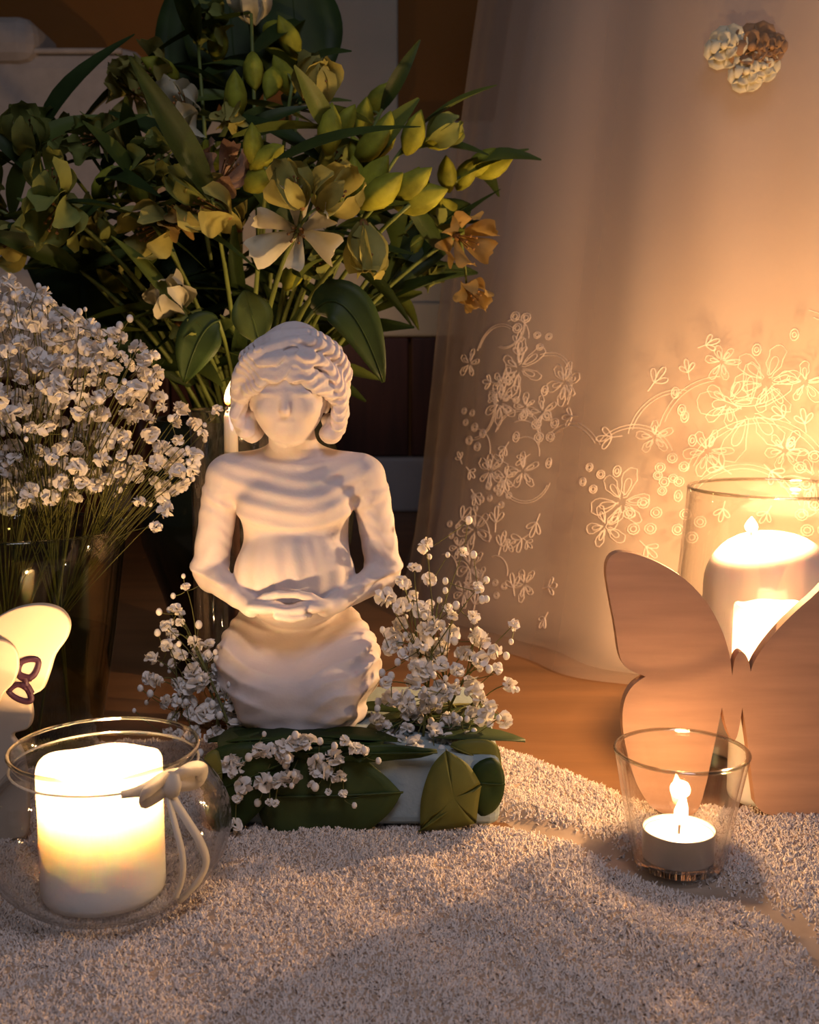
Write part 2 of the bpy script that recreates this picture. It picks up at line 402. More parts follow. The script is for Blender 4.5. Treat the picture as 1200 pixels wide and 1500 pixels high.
BLOCKTOP = .043
stat_x = P(435, 900, .70).x
statue = thing('statuette', 'white plaster statuette of a seated woman with hands clasped in her lap', 'statue', (stat_x, .70, BLOCKTOP))
S = Sdf((-7, -6.6, -.25), (7, 5.2, 19.2), .11)
S.ell((0, .3, 4.9), (4.3, 3.6, 3.3)); 
for sx in (-1, 1):
    S.cap((sx*2.2, -.4, 3.6), (.25+sx*1.8, -3.7, 2.2), 2.6, 2.05, .5)
    S.ell((.1+sx*3.15, -.3, 3.3), (2.05, 3.4, 2.7), .6)
S.ell((.3, -3.4, 1.5), (3.5, 2.0, 1.9), .5); S.ell((.35, -.9, .5), (4.1, 4.3, 1.3), .5)
S.ell((0, -2.7, 2.7), (2.6, 2.4, 1.5), .8); 
sk = (S.z-(5.9+.50*(S.y+1)))*.92; S.f = -smin(-S.f, -sk, .55); S.f = -smin(-S.f, (S.y+5.2+.12*S.z), .8)
S.ell((0, .3, 11.2), (3.25, 2.3, 2.6), .7)
S.ell((0, -1.0, 9.1), (3.75, 3.1, 3.3), .7)
S.ell((0, .1, 13.3), (3.35, 2.4, 2.9), .8)
for sx in (-1, 1): S.ell((sx*1.35, -1.15, 13.1), (1.75, 1.3, 1.25), 1.2)
S.cap((-4.0, .5, 15.0), (4.0, .5, 15.0), 1.3, 1.3, .9)
S.cap((0, .6, 15.2), (-.15, -.3, 18.4), 1.55, 1.35, 1.0)
for sx in (-1, 1):
    S.cap((sx*.5, .6, 16.2), (sx*3.9, .5, 15.2), .9, 1.2, .9)
    S.cap((sx*4.45, .5, 15.1), (sx*5.45, .3, 9.2), 1.13, 1.02, .3)
    S.cap((sx*5.45, .3, 9.2), (sx*5.25, 0, 8.8), 1.12, 1.0, .2)
    S.cap((sx*5.35, .1, 8.9), (sx*2.2, -4.2, 7.75), .95, .56, .2)
# folds of the dress
x, y, z = S.x, S.y, S.z
front = 1/(1+np.exp((y+.2)/.4))
zc = z-.055*x*x
cowl = bump_w(zc, 12.4, 15.9, .25)*bump_w(np.abs(x), -9, 4.6, .5)*front
S.f -= (.20*bump_w(zc, 12.2, 16.15, .06)*bump_w(np.abs(x), -9, 6, .5)*front).astype(np.float32)
S.f -= (.055*np.sin(2*np.pi*(zc+.12*np.sin(x*1.1))/1.0+.5*np.sin(x*.7+1))*cowl).astype(np.float32)
phi = np.arctan2(x, -(y-1.2))
gath = bump_w(z, 7.2, 11.3, .35)*bump_w(np.abs(x), -9, 3.7, .2)*front
S.f -= (.05*np.sin(phi*22+.7*np.sin(z*1.2)+1.5*np.sin(phi*3))*gath).astype(np.float32)
S.f -= (.05*bump_w(z, 11.4, 11.9, .15)*front*bump_w(np.abs(x), -9, 3.4, .2)).astype(np.float32)
slv = bump_w(np.abs(x), 4.0, 9, .15)*bump_w(z, 9.2, 14.6, .4)
S.f -= (.03*np.sin(2*np.pi*(z+.35*y+.5*np.sin(x*2+z*.8+y))/1.1)*slv).astype(np.float32)
S.f -= (.13*bump_w(np.abs(x), 4.3, 9, .12)*bump_w(z-.25*y, 9.35, 14.5, .05)).astype(np.float32)
cuff = np.exp(-((z-9.45-.25*y)/.16)**2)*bump_w(np.abs(x), 4.1, 9, .1)
S.f -= (.09*cuff).astype(np.float32)
skl = bump_w(z, .7, 6.2, .4)*bump_w(np.abs(x), 1.5, 9, .35)
S.f -= (.095*(np.abs(np.sin(np.pi*(z*1.0-.55*np.abs(x)+.45*y)/1.25+.8*np.sin(y*1.1)+.3*np.sin(x*2)))*-2+1.2)*skl).astype(np.float32)
skf = bump_w(z, .2, 2.6, .3)*bump_w(np.abs(x), -9, 3.2, .4)*front
S.f -= (.02*np.sin(2*np.pi*(z+.10*x*x)/1.2)*skf).astype(np.float32)
hem = bump_w(z, -1, .9, .2)
S.f -= (.06*np.sin(np.arctan2(x, -y-1)*14)*hem).astype(np.float32)
# hands: palms up, one on the other, thumb tips meeting
S.ell((-1.35, -4.75, 7.95), (1.15, .85, .42), .25); S.ell((1.35, -4.6, 7.95), (1.1, .8, .42), .25)
for i in range(4):
    yy = -5.45+.42*i; ln = [1.55, 1.8, 1.75, 1.45][i]
    S.path([(-.6, yy, 7.55), (.3, yy-.03, 7.40), (-.6+ln, yy+.02, 7.50)], .25, .2, .06)
    S.path([(.9, yy+.06, 7.92), (0, yy+.02, 7.82), (.9-ln, yy+.05, 7.92)], .25, .2, .06)
for sx in (-1, 1):
    S.path([(sx*1.9, -4.5, 8.05), (sx*1.3, -4.7, 8.50), (sx*.6, -4.85, 8.72), (sx*.04, -4.85, 8.70)], .34, .2, .1)
S.f = np.maximum(S.f, -S.z-.05).astype(np.float32)
body_o = bpy.data.objects.new('body', S.mesh('statuette_body', M['plaster'], .01)); link(body_o, statue)
# head
H = Sdf((-4, -5, 16.4), (4, 4, 25.4), .085)
H.ell((-.2, -.1, 21.2), (2.65, 2.9, 2.75)); H.ell((-.2, -1.45, 19.8), (2.15, 1.85, 2.35), .7); H.ell((-.2, -1.95, 18.2), (1.1, .95, .75), .7)
H.cap((-.15, .2, 16.6), (-.2, -.2, 18.8), 1.45, 1.4, .5)
H.cap((-.2, -3.15, 20.35), (-.2, -3.42, 19.4), .18, .3, .35)
for sx in (-1, 1):
    H.ell((-.2+sx*.85, -2.95, 20.35), (.6, .3, .14), .35); H.ell((-.2+sx*.85, -2.95, 19.95), (.36, .2, .16), .2); H.ell((-.2+sx*1.1, -2.65, 19.35), (.6, .5, .55), .5)
    H.ell((-.2+sx*2.2, -.6, 19.7), (.28, .5, .62), .15)
H.ell((-.2, -3.05, 18.72), (.46, .16, .16), .2)
head_o = bpy.data.objects.new('head', H.mesh('statuette_head', M['plaster'], .01)); link(head_o, statue)
# hair: sculpted locks swept from a middle parting
H = Sdf((-4.6, -4.4, 16.6), (4.4, 4.6, 25.6), .075)
H.ell((-.1, .75, 21.5), (3.0, 2.75, 2.9), .3); H.ell((0, .5, 23.1), (1.75, 2.0, 1.55), .3)
rh = random.Random(5)
for sx in (-1, 1):
    for i in range(8):                       # long locks from the parting round to the jaw
        t = i/7; yb = -2.75+2.7*t; zb = 22.2+1.3*math.sin(t*1.6); fw = -2.3+2.3*t; w_ = .22*math.sin(i*1.9+sx)
        pts = [(-.2+sx*.08, yb, zb+.2), (-.2+sx*(1.1), yb-.1+.1*t, zb+.12+w_*.5), (-.2+sx*2.2, fw+.2, 21.9+.75*t+w_),
               (-.2+sx*(3.02+.1*t), fw+.75, 20.9+.6*t-w_), (-.2+sx*(2.98+w_), fw+1.05, 19.9+.3*t), (-.2+sx*(3.06-w_*.6), fw+1.0, 19.0+.15*t),
               (-.2+sx*(2.75+w_), fw+1.15, 18.15+.2*t), (-.2+sx*(2.3+.5*w_), fw+1.25, 17.75+.2*t)]
        H.path(spline(pts, 3), .36, .42, .22)
    for k_, (zz, z2, yy) in enumerate([(22.45, 21.5, -2.85), (22.0, 21.05, -2.95), (21.6, 20.75, -3.0)]):   # waved fringe over the forehead
        H.path(spline([(-.2+sx*.05, yy, zz-.1), (-.2+sx*.55, yy-.08, zz-.38), (-.2+sx*1.05, yy+.05, zz-.30), (-.2+sx*1.6, yy+.3, z2-.05), (-.2+sx*2.2, yy+.85, z2-.25), (-.2+sx*2.7, yy+1.5, z2-.7)], 3), .30, .33, .16)
    for q in range(7):                       # curled ends by the jaw
        H.ell((-.2+sx*(2.45+rh.uniform(-.2, .35)), -1.1+rh.uniform(-.2, 1.2), 18.2+rh.uniform(-.45, .8)), (.5, .5, .45), .18)
H.path(spline([(-3.0, -1.7, 21.5), (-2.4, -2.3, 22.4), (-1.2, -2.5, 22.95), (.3, -2.35, 23.35), (1.7, -1.95, 23.2), (2.8, -1.1, 22.5), (3.2, -.5, 21.4)], 4), .38, .46, .2)
H.path(spline([(-2.8, -1.1, 22.5), (-1.6, -1.75, 23.3), (-.3, -1.9, 23.75), (1.3, -1.4, 23.75), (2.6, -.5, 22.9)], 4), .40, .42, .25)
ar = np.arctan2(H.x+.2, H.z-20.5)
cc_ = .9*H.y-.75*H.z+.28*np.sin(H.x*1.7+H.z*.9)+.1*np.sin(H.x*4)
H.f -= (.042*np.sin(2*np.pi*cc_/.52)+.02*np.sin(2*np.pi*cc_/.27+H.x)).astype(np.float32)
hair_o = bpy.data.objects.new('hair', H.mesh('statuette_hair', M['plaster'], .01)); link(hair_o, statue)

# ================================================================== foam block wrapped in leaves
fx0, fx1, fy0, fy1 = P(318, 1150, .63).x, P(728, 1150, .65).x, .622, .765
block = thing('floral_foam_base', 'low pale foam block wrapped in broad leaves carrying the white statuette', 'flower base', ((fx0+fx1)/2, .69, 0))
obj('foam_block', MB().box((fx0, fy0, 0), (fx1, fy1, BLOCKTOP-.0005)), M['foam'], block, False, .006)
def wrap_leaf(outl, Yf, m, bulge=.004, lab=None):
    bulge *= .45
    """broad leaf lying on the block's side: outline in layout points, domed, 1 mm thick"""
    pts = spline([P(a, b_, Yf) for a, b_ in outl], 4, True); c = sum(pts, Vector())/len(pts); mb = MB()
    rings = 5; k = len(pts); vs = []
    for r in range(rings):
        t = 1-r/rings
        for p in pts:
            q = c+(p-c)*t; q.y = Yf - bulge*(1-t**2) - .0012*math.sin((q-c).length*220); vs.append(q)
    vs.append(c+Vector((0, -bulge, 0))); fs = []
    for r in range(rings-1):
        for j in range(k): fs.append((r*k+j, r*k+(j+1) % k, (r+1)*k+(j+1) % k, (r+1)*k+j))
    for j in range(k): fs.append(((rings-1)*k+j, (rings-1)*k+(j+1) % k, rings*k))
    mb.add(vs, fs); o = obj('leaf', mb, m, block)
    s = o.modifiers.new('solid', 'SOLIDIFY'); s.thickness = .001
    if lab: o['label'] = lab
    rib = MB(); i0 = min(range(k), key=lambda i: pts[i].x); i1 = max(range(k), key=lambda i: pts[i].x)
    rib.tube([pts[i0]+(pts[i1]-pts[i0])*t+Vector((0, -bulge*(1-(2*t-1)**2)-.0014, 0)) for t in [j/8 for j in range(9)]], .0006, 4)
    obj('midrib', rib, m, o)
wrap_leaf([(375, 1165), (400, 1125), (450, 1104), (520, 1108), (562, 1135), (587, 1159), (589, 1160), (566, 1195), (520, 1226), (450, 1230), (395, 1222)], .617, M['leaf_wrap'], .006, 'broad dark green leaf across the front')
wrap_leaf([(616, 1216), (616, 1214), (618, 1170), (632, 1125), (653, 1100), (655, 1100), (685, 1120), (703, 1148), (704, 1151), (700, 1175), (697, 1205), (695, 1206), (655, 1214)], .616, M['leaf_olive'], .004, 'olive green leaf near the right end')
wrap_leaf([(660, 1092), (695, 1082), (728, 1090), (734, 1130), (720, 1150), (695, 1118)], .628, M['leaf_olive'], .003)
wrap_leaf([(690, 1130), (720, 1110), (738, 1130), (737, 1165), (722, 1190), (700, 1192)], .621, M['leaf'], .003)
wrap_leaf([(300, 1120), (330, 1092), (400, 1090), (430, 1110), (405, 1160), (350, 1215), (305, 1205)], .613, M['leaf'], .005)
wrap_leaf([(292, 1150), (300, 1108), (320, 1100), (326, 1140), (312, 1160)], .606, M['leaf_olive'], .002)
wrap_leaf([(430, 1098), (540, 1090), (640, 1098), (600, 1112), (520, 1116), (440, 1112)], .6145, M['leaf'], .003)

# ================================================================== gypsophila
def blossom_mesh(i):
    r_ = random.Random(40+i); mb = MB(); R = .0052
    for q in range(20):
        zc = 1-1.75*(q+.5)/20; a = q*2.4+r_.random()*.6; s = math.sqrt(max(0, 1-zc*zc)); d = Vector((s*math.cos(a), s*math.sin(a), zc))
        u = d.orthogonal().normalized(); u.rotate(Quaternion(d, r_.random()*6)); v = d.cross(u); h = R*(.75+.35*r_.random()); wd = R*(.42+.2*r_.random())
        p = d*R*.25
        mb.add([p-u*wd*.3, p+u*wd*.3, d*h*.7+u*wd, d*h*1.0+u*wd*.45+v*wd*.5, d*h*.96-u*wd*.4+v*wd*.35, d*h*.72-u*wd],
               [(0, 1, 2, 5), (2, 3, 4, 5)])
    me = mb.mesh('gypsophila_blossom', True, False); me.materials.append(M['gyp']); return me
BLOS = [blossom_mesh(i) for i in range(6)]
mbb = MB().ball((0, 0, 0), .0022, 7, 5); BUD = mbb.mesh('gypsophila_bud'); BUD.materials.append(M['gyp'])
def sprig(base, pts, label, group, extra=10, size=1.0, rise=.5):
    """one branching gypsophila sprig: stem mesh + each blossom a part"""
    base = Vector(base); t = thing('gypsophila_sprig', label, 'flower', base, group)
    c = sum((p for p, s in pts), Vector())/len(pts); mid = base+(c-base)*.45+Vector((0, 0, .02*rise))
    main = bez(base, mid, base+(c-base)*.82, 8); mb = MB(); mb.tube(main, [.0011-.0005*i/8 for i in range(9)], 4)
    for p, s in pts:
        j = rnd.choice((3, 4, 5, 6, 7)); a = main[j]
        br = bez(a, a+(p-a)*.5+Vector((rnd.uniform(-.004, .004), rnd.uniform(-.004, .004), .006)), p, 5); mb.tube(br, [.0005, .00045, .0004, .0004, .00035, .0003], 3, False)
        o = bpy.data.objects.new('blossom', BLOS[rnd.randrange(6)]); link(o, t); o.location = p-base
        o.rotation_euler = (rnd.uniform(-.9, .9), rnd.uniform(-.9, .9), rnd.uniform(0, 6)); k = s*size*rnd.uniform(.85, 1.15); k *= 1.18; o.scale = (k, k, k*rnd.uniform(.8, 1))
    for q in range(extra):
        p, s = rnd.choice(pts); d = p+Vector((rnd.gauss(0, .009), rnd.gauss(0, .007), rnd.gauss(.001, .009)))
        if d.z < base.z-.03: continue
        mb.tube(bez(p+(d-p)*.1+Vector((0, 0, -.003)), p+(d-p)*.5+Vector((0, 0, -.003)), d, 3), .0003, 3, False)
        o = bpy.data.objects.new('bud', BUD); link(o, t); o.location = d-base; k = rnd.uniform(.6, 1.1); o.scale = (k, k, k*1.2)
    obj('stem', mb, M['gyp_stem'], t); return t
def split_sprigs(pl, bases, label, group, extra, size):
    grp = {}
    for p, s in pl:
        i = min(range(len(bases)), key=lambda j: (p-bases[j][1]).length); grp.setdefault(i, []).append((p, s))
    for i, g in grp.items(): sprig(bases[i][0], g, label[i] if isinstance(label, list) else label, group, extra, size)

Lp = [(272,859,.6),(258,892,.6),(265,897,.6),(242,917,.7),(264,912,.5),(252,929,.7),(244,946,.9),(286,942,.9),(306,943,.8),(222,964,.9),(266,960,.9),(288,961,.9),(303,962,.9),(252,973,.6),(321,977,1),(282,984,1),(313,994,1.1),(298,994,.8),(276,1006,1.25),(262,1003,1.1),(288,1003,1),(218,994,.8),(229,998,.8),(322,1013,1.1),(342,1015,1.2),(340,1030,1.2),(337,1044,1.1),(243,1027,1),(262,1027,.8),(279,1030,.8),(281,1046,1),(301,1044,1.25),(312,1034,1),(254,1050,.9),(344,1063,1),(282,1075,1.1),(246,1073,.7),(260,1076,.7),(313,1075,.9),(322,1080,.9),(368,1064,1.15),(395,1060,1.2)]
Fp = [(337,1118,1.2),(348,1124,1.1),(356,1150,1),(387,1147,1.2),(409,1145,1),(425,1139,1.1),(382,1099,1),(397,1099,.8),(416,1094,1),(418,1111,1.2),(413,1104,1),(430,1090,1),(440,1085,1),(452,1087,1),(464,1116,1),(473,1131,1),(490,1110,1),(497,1138,1),(462,1128,.8),(348,1170,.5),(345,1208,.9),(457,1150,.5),(481,1160,.45),(503,1163,.45),(395,1175,.4),(403,1177,.4),(520,1096,.8),(505,1085,.7),(533,1100,.6)]
Rp = [(624,799,.9),(679,809,.6),(607,831,.8),(629,849,.9),(701,860,.6),(589,852,.7),(594,856,.7),(565,875,1.1),(605,872,.7),(588,888,1.1),(614,893,1),(630,886,.7),(628,905,1),(587,914,1.1),(623,923,1.1),(639,918,.9),(661,928,1),(656,891,.7),(663,902,.7),(693,903,.7),(753,915,.8),(698,930,1),(706,938,1),(578,935,1.2),(572,947,1),(600,934,.7),(619,942,1),(647,945,1),(682,957,1),(704,966,1.1),(726,955,.9),(599,957,1),(634,957,1.1),(621,982,1.3),(610,978,1.1),(630,972,1.2),(646,974,1),(671,982,1),(693,1003,1.3),(746,1003,.9),(729,979,.7),(565,999,.9),(604,999,.9),(646,1009,1.2),(629,1019,1),(650,1018,1.1),(666,1009,.9),(703,1025,1),(718,1035,.9),(698,1048,1.1),(713,1053,1),(740,1055,.9),(574,1024,1.2),(589,1024,1.2),(596,1034,1.1),(599,1044,1),(614,1046,1),(640,1030,1),(624,1034,.9),(658,1053,1.1),(661,1063,1),(636,1071,1),(595,1066,.8),(657,1088,1.3),(608,1090,1.1),(683,1077,.6),(639,1110,.6),(552,1053,.8),(562,1066,.8),(582,1071,.7),(552,1083,.7),(587,1083,.8)]
def depth_list(L_, f): return [(P(a, b_, f(a, b_)), s) for a, b_, s in L_]
lw_ = depth_list(Lp, lambda a, b_: .655+.045*(1080-b_)/230+rnd.uniform(-.008, .012))
bs = [(Vector((P(340, 1070, .66).x-.01*i, .66+.012*i, BLOCKTOP)), P(a, b_, .68)) for i, (a, b_) in enumerate([(265, 910), (300, 960), (245, 990), (330, 1030), (275, 1050)])]
split_sprigs(lw_, bs, ['sparse gypsophila sprig rising just under the statuette elbow on the bowl side', 'gypsophila sprig against the statuette skirt on the bowl side',
    'gypsophila sprig spreading outermost on the bowl side of the statuette', 'dense white gypsophila sprig by the statuette knee on the bowl side', 'lowest gypsophila sprig right behind the rim of the round bowl'], 'gypsophila left of the statuette', 9, .98)
fr = [(P(a, b_, .606+.012*(1-abs(b_-1120)/60)*.3), s) for a, b_, s in Fp]
bs = [(Vector((P(a, 1090, .635).x, .64, BLOCKTOP)), P(a, 1120, .608)) for a in (350, 400, 440, 500)]
split_sprigs(fr, bs, ['gypsophila sprig trailing over the foam base nearest the round bowl', 'gypsophila sprig trailing over the foam base under the statuette knees',
    'gypsophila sprig trailing over the middle of the broad dark leaf', 'gypsophila sprig trailing over the foam base before the bare blue patch'], 'gypsophila over the base front', 5, .92)
rw = depth_list(Rp, lambda a, b_: .645+.05*(1090-b_)/290+rnd.uniform(-.01, .014))
bs = [(Vector((P(620, 1080, .66).x+.006*i, .655+.01*i, BLOCKTOP)), P(a, b_, .68)) for i, (a, b_) in enumerate([(650, 830), (600, 890), (720, 930), (640, 950), (620, 1000), (700, 1030), (580, 1050), (650, 1070)])]
split_sprigs(rw, bs, ['tallest sparse gypsophila sprig standing before the hem edge of the gown', 'gypsophila sprig just under the statuette elbow on the gown side',
    'gypsophila sprig reaching furthest out over the wooden floor', 'gypsophila sprig with blossoms midway between statuette and gown', 'densest gypsophila clump beside the statuette skirt on the gown side',
    'low gypsophila sprig above the dark leaf at the end of the foam base', 'gypsophila sprig touching the statuette knee on the gown side', 'low gypsophila sprig above the olive green leaf'], 'gypsophila right of the statuette', 9, .98)

# dark leaves laid over the top of the foam
for q in range(16):
    lx = fx0+.012+(fx1-fx0-.024)*((q*5) % 16)/15; ly = rnd.uniform(fy0+.012, fy1-.03)
    if abs(lx-stat_x) < .05 and ly > .645: ly = rnd.choice((fy0+.010, fy0+.018))
    a = rnd.uniform(0, 6.28); mb = MB(); vs = []; d = Vector((math.cos(a), math.sin(a)*.6, 0)).normalized(); sd_ = Vector((-d.y, d.x, 0))
    for j in range(8):
        t = j/7; w_ = .011*math.sin(math.pi*min(1, .05+.93*t))**.8
        for e in (-1, 0, 1): vs.append(Vector((lx, ly, BLOCKTOP+.0015+.003*math.sin(3*t)+.0012*abs(e)+.0004*(q % 4)))+d*.055*(t-.5)+sd_*w_*e)
    mb.add(vs, [(3*j+e, 3*j+e+1, 3*j+e+4, 3*j+e+3) for j in range(7) for e in (0, 1)])
    solid(obj('leaf', mb, M['leaf' if q % 3 else 'leaf_wrap'], block), .0005)

# ================================================================== glass things
def glass_obj(name, prof_out, th, c, m, parent, k=64):
    n = len(prof_out); inner = []
    for i, (r, z) in enumerate(prof_out): inner.append((max(1e-4, r-th), max(z, prof_out[0][1]+th*1.6)))
    prof = [(1e-4, prof_out[0][1])] + list(prof_out) + [((prof_out[-1][0]*2-th)/2, prof_out[-1][1]+th*.6)] + inner[::-1] + [(1e-4, prof_out[0][1]+th*1.6)]
    o = obj(name, MB().lathe(prof, c, k), m, parent)
    r, z = prof_out[-1]; th = max(th, .0016)
    obj('rim', MB().lathe([(r-th/2+th*.72*math.cos(a), z+th*.5*math.sin(a)) for a in [2*math.pi*i/8 for i in range(8)]], c, k, True), M['glass_rim'] if m is M['glass'] else m, parent)
    return o

# round bowl with the burning candle
bc = Vector((P(154, 1130, .535).x, .536, .0))
bowl = thing('glass_bowl', 'round clear glass bowl tied with white ribbon, holding a lit ivory candle', 'bowl', bc)
prof = [(.030, .0015), (.040, .004), (.0535, .017), (.0605, .034), (.0595, .048), (.053, .060), (.0458, .0675), (.0435, .071), (.0448, .075), (.0462, .078)]
glass_obj('bowl_glass', [(p.x, p.z) for p in spline([(a, 0, b_) for a, b_ in prof], 4)], .0018, bc, M['glass'], bowl)
rb = thing('ribbon', '', '', bc); del rb['label']; del rb['category']; rb.parent = bowl; rb.location = (0, 0, 0)
def strip(pts, wid, nrm):
    mb = MB(); pts = spline(pts, 5); vs = []
    for i, p in enumerate(pts):
        t = (pts[min(i+1, len(pts)-1)]-pts[max(0, i-1)]).normalized(); s = t.cross(Vector(nrm)).normalized()*wid/2
        vs += [p-s, p+s]
    mb.add(vs, [(2*i, 2*i+1, 2*i+3, 2*i+2) for i in range(len(pts)-1)]); return mb
obj('neck_cord', MB().tube([bc+Vector((.0452*math.cos(a), .0452*math.sin(a), .0705)) for a in [2*math.pi*i/48 for i in range(49)]], .0006, 5), M['ribbon'], rb)
ka = math.radians(-38); kd = Vector((math.cos(ka), math.sin(ka), 0)); kt = Vector((-kd.y, kd.x, 0)); kp = bc+kd*.0465+Vector((0, 0, .0705))
nb = MB(); vs = []
for i in range(17):
    a = ka-.50+1.0*i/16; hw = .0015+.0050*math.exp(-((a-ka)/.28)**2); q = Vector((math.cos(a), math.sin(a), 0))
    vs += [bc+q*.0468+Vector((0, 0, .0708-hw)), bc+q*(.0468+.0012*math.sin(i*2))+Vector((0, 0, .0708)), bc+q*.0468+Vector((0, 0, .0708+hw))]
nb.add(vs, [(3*i+e, 3*i+3+e, 3*i+4+e, 3*i+1+e) for i in range(16) for e in (0, 1)])
solid(obj('neck_band', nb, M['ribbon'], rb))
solid(obj('knot', MB().lathe([(.0008, -.006), (.004, -.005), (.0052, 0), (.004, .005), (.0008, .006)], kp+kd*.002, 12), M['ribbon'], rb), .0002)
for sgn in (-1, 1):
    solid(obj('bow_loop', strip([kp, kp+kt*sgn*.008+kd*.006+Vector((0, 0, .006)), kp+kt*sgn*.016+kd*.006+Vector((0, 0, .003)), kp+kt*sgn*.015+kd*.003+Vector((0, 0, -.003)), kp+kd*.003]
              , .007, kd), M['ribbon'], rb))
def on_bowl(ang, z, off=.0012):
    zs = [p[1] for p in prof]; rs_ = [p[0] for p in prof]; r = np.interp(z, zs, rs_)+off
    return bc+Vector((r*math.cos(ang), r*math.sin(ang), z))
solid(obj('tail', strip([kp+kd*.002]+[on_bowl(ka+a, z) for a, z in ((.0, .064), (.03, .055), (.10, .044), (.17, .032), (.15, .022), (.02, .013))], .0042, kd), M['ribbon'], rb))
solid(obj('tail', strip([kp+kd*.002]+[on_bowl(ka+a, z) for a, z in ((-.05, .064), (-.09, .054), (-.08, .042), (-.07, .030), (-.08, .018))], .0034, kd), M['ribbon'], rb))

def pillar(name, label, c, r, h, well, fl, power, m, wallt=.0055, uneven=.003, lean=(0, 0), dome=0, wick_off=(0, 0), flame_r=.005, lz=None):
    t = thing(name, label, 'candle', c); c = Vector(c)
    if dome:
        pr = [(1e-4, 0), (r*.97, 0), (r, .002), (r, h-dome)] + [(r*math.cos(a)**.8 if a < 1.5 else 1e-4, h-dome+dome*math.sin(a)) for a in [math.pi/2*i/10 for i in range(1, 11)]]
    else:
        pr = [(1e-4, .0), (r*.96, 0), (r, .003)] + [(r, .003+(h-.006)*i/10) for i in range(1, 11)] + [(r-wallt*.2, h-.0005), (r-wallt*.6, h), (r-wallt, h-.002), (r-wallt*1.1, h-well*.5), (r-wallt*1.6, h-well*.8), (r-wallt*2.6, h-well), (1e-4, h-well)]
    body = MB().lathe(pr, (0, 0, 0), 40)
    for v in body.v:
        if v.z > h-well*.5: a = math.atan2(v.y, v.x); v.z += uneven*(math.sin(a*2+1)+.6*math.sin(a*5))
    body.v = [v+c for v in body.v]
    obj('wax_body', body, m, t)
    zt = h if dome else h-well
    wp = c+Vector((wick_off[0], wick_off[1], zt-(dome*.12 if dome else 0)))
    obj('wick', MB().tube([wp, wp+Vector((0, 0, .006)), wp+Vector((.0012, 0, .010))], .0007, 6), M['wick'], t)
    obj('flame', flame_shape(wp+Vector((0, 0, .005)), fl, flame_r, lean), M['flame'], t)
    candle_light(t, wp+Vector((lean[0]*.01, lean[1]*.01, lz or (.008+fl*.4))), power)
    return t
pillar('pillar_candle', 'burning ivory pillar candle inside the round glass bowl', bc+Vector((-.0035, .002, .0032)), .0305, .067, .026, .024, 1.7, M['wax'], .0045, .0012, lz=.019)

# tea light in its tapered glass
tc_ = Vector((P(997, 1250, .57).x, .575, 0))
hold = thing('tealight_holder', 'small tapered clear glass holder with a burning tea light, before the wooden butterfly', 'candle holder', tc_)
glass_obj('holder_glass', [(.0225, .0005), (.0240, .002), (.0258, .012), (.0300, .035), (.0340, .056), (.0352, .0625)], .0019, tc_, M['glass'], hold)
tl = thing('tealight', 'burning tea light in an aluminium cup inside the tapered glass', 'candle', tc_+Vector((0, 0, .0037)))
c0 = tc_+Vector((0, 0, .0037))
obj('cup', MB().lathe([(1e-4, 0), (.0186, 0), (.0190, .001), (.0190, .0155), (.0194, .0158), (.0188, .0162), (.0184, .0150), (.0184, .0012), (1e-4, .0012)], c0, 40), M['alu'], tl)
obj('wax', MB().lathe([(1e-4, .0013), (.0182, .0013), (.0182, .0138), (.0172, .0133), (1e-4, .0128)], c0, 40), M['wax_plain'], tl)
obj('wick', MB().tube([c0+Vector((0, 0, .0125)), c0+Vector((.0003, 0, .020))], .0007, 6), M['wick'], tl)
obj('flame', flame_shape(c0+Vector((0, 0, .0175)), .018, .0042, (.12, 0)), M['flame'], tl)
candle_light(tl, c0+Vector((0, 0, .027)), .30)

# ================================================================== wooden butterfly
by = .635
bo = [(1073, 990), (1069, 955), (1055, 915), (1035, 880), (1003, 846), (962, 822), (922, 808), (896, 810), (886, 832), (893, 875), (902, 920), (907, 962), (917, 980), (946, 991),
      (926, 1004), (914, 1026), (911, 1058), (918, 1100), (934, 1150), (960, 1183), (1000, 1192), (1024, 1184), (1036, 1140), (1050, 1075), (1058, 1036),
      (1063, 1062), (1069, 1079), (1075, 1087), (1081, 1077), (1085, 1055), (1088, 1036), (1094, 1075), (1101, 1130), (1107, 1172), (1118, 1186), (1160, 1192), (1205, 1190),
      (1236, 1170), (1252, 1120), (1258, 1070), (1256, 1030), (1246, 1005), (1228, 990), (1258, 982), (1270, 962), (1278, 915), (1288, 860), (1290, 820), (1276, 800), (1245, 808), (1205, 862), (1160, 900),
      (1125, 938), (1105, 968), (1100, 984), (1097, 966), (1089, 954), (1081, 956), (1076, 968)]
corner = {(1073, 990), (946, 991), (1058, 1036), (1088, 1036), (1228, 990), (1100, 984), (1036, 1140), (1107, 1172)}
cl_ = [(p, p in corner) for p in bo]
for it in range(2):                          # round the outline by cutting corners, keeping the sharp notches
    nw = []
    for q in range(len(cl_)):
        (p, c), (pa, _), (pb, _) = cl_[q], cl_[q-1], cl_[(q+1) % len(cl_)]
        if c: nw.append((p, True)); continue
        nw.append(((p[0]*.75+pa[0]*.25, p[1]*.75+pa[1]*.25), False)); nw.append(((p[0]*.75+pb[0]*.25, p[1]*.75+pb[1]*.25), False))
    cl_ = nw
mb = MB(); bs_ = [Vector((p[0], p[1], 0)) for p, c in cl_]
mb.plate([P(v.x, v.y, by) for v in bs_], (0, 1, 0), .008)
zmin = min(v.z for v in mb.v)
for v in mb.v: v.z = v.z-(zmin-.0)*max(0, 1-(v.z-zmin)/.05)
bfly = obj('wooden_butterfly', mb, M['beech'], None, False, 0)
tag(bfly, 'plain wooden butterfly cutout standing behind the tea light', 'decoration')

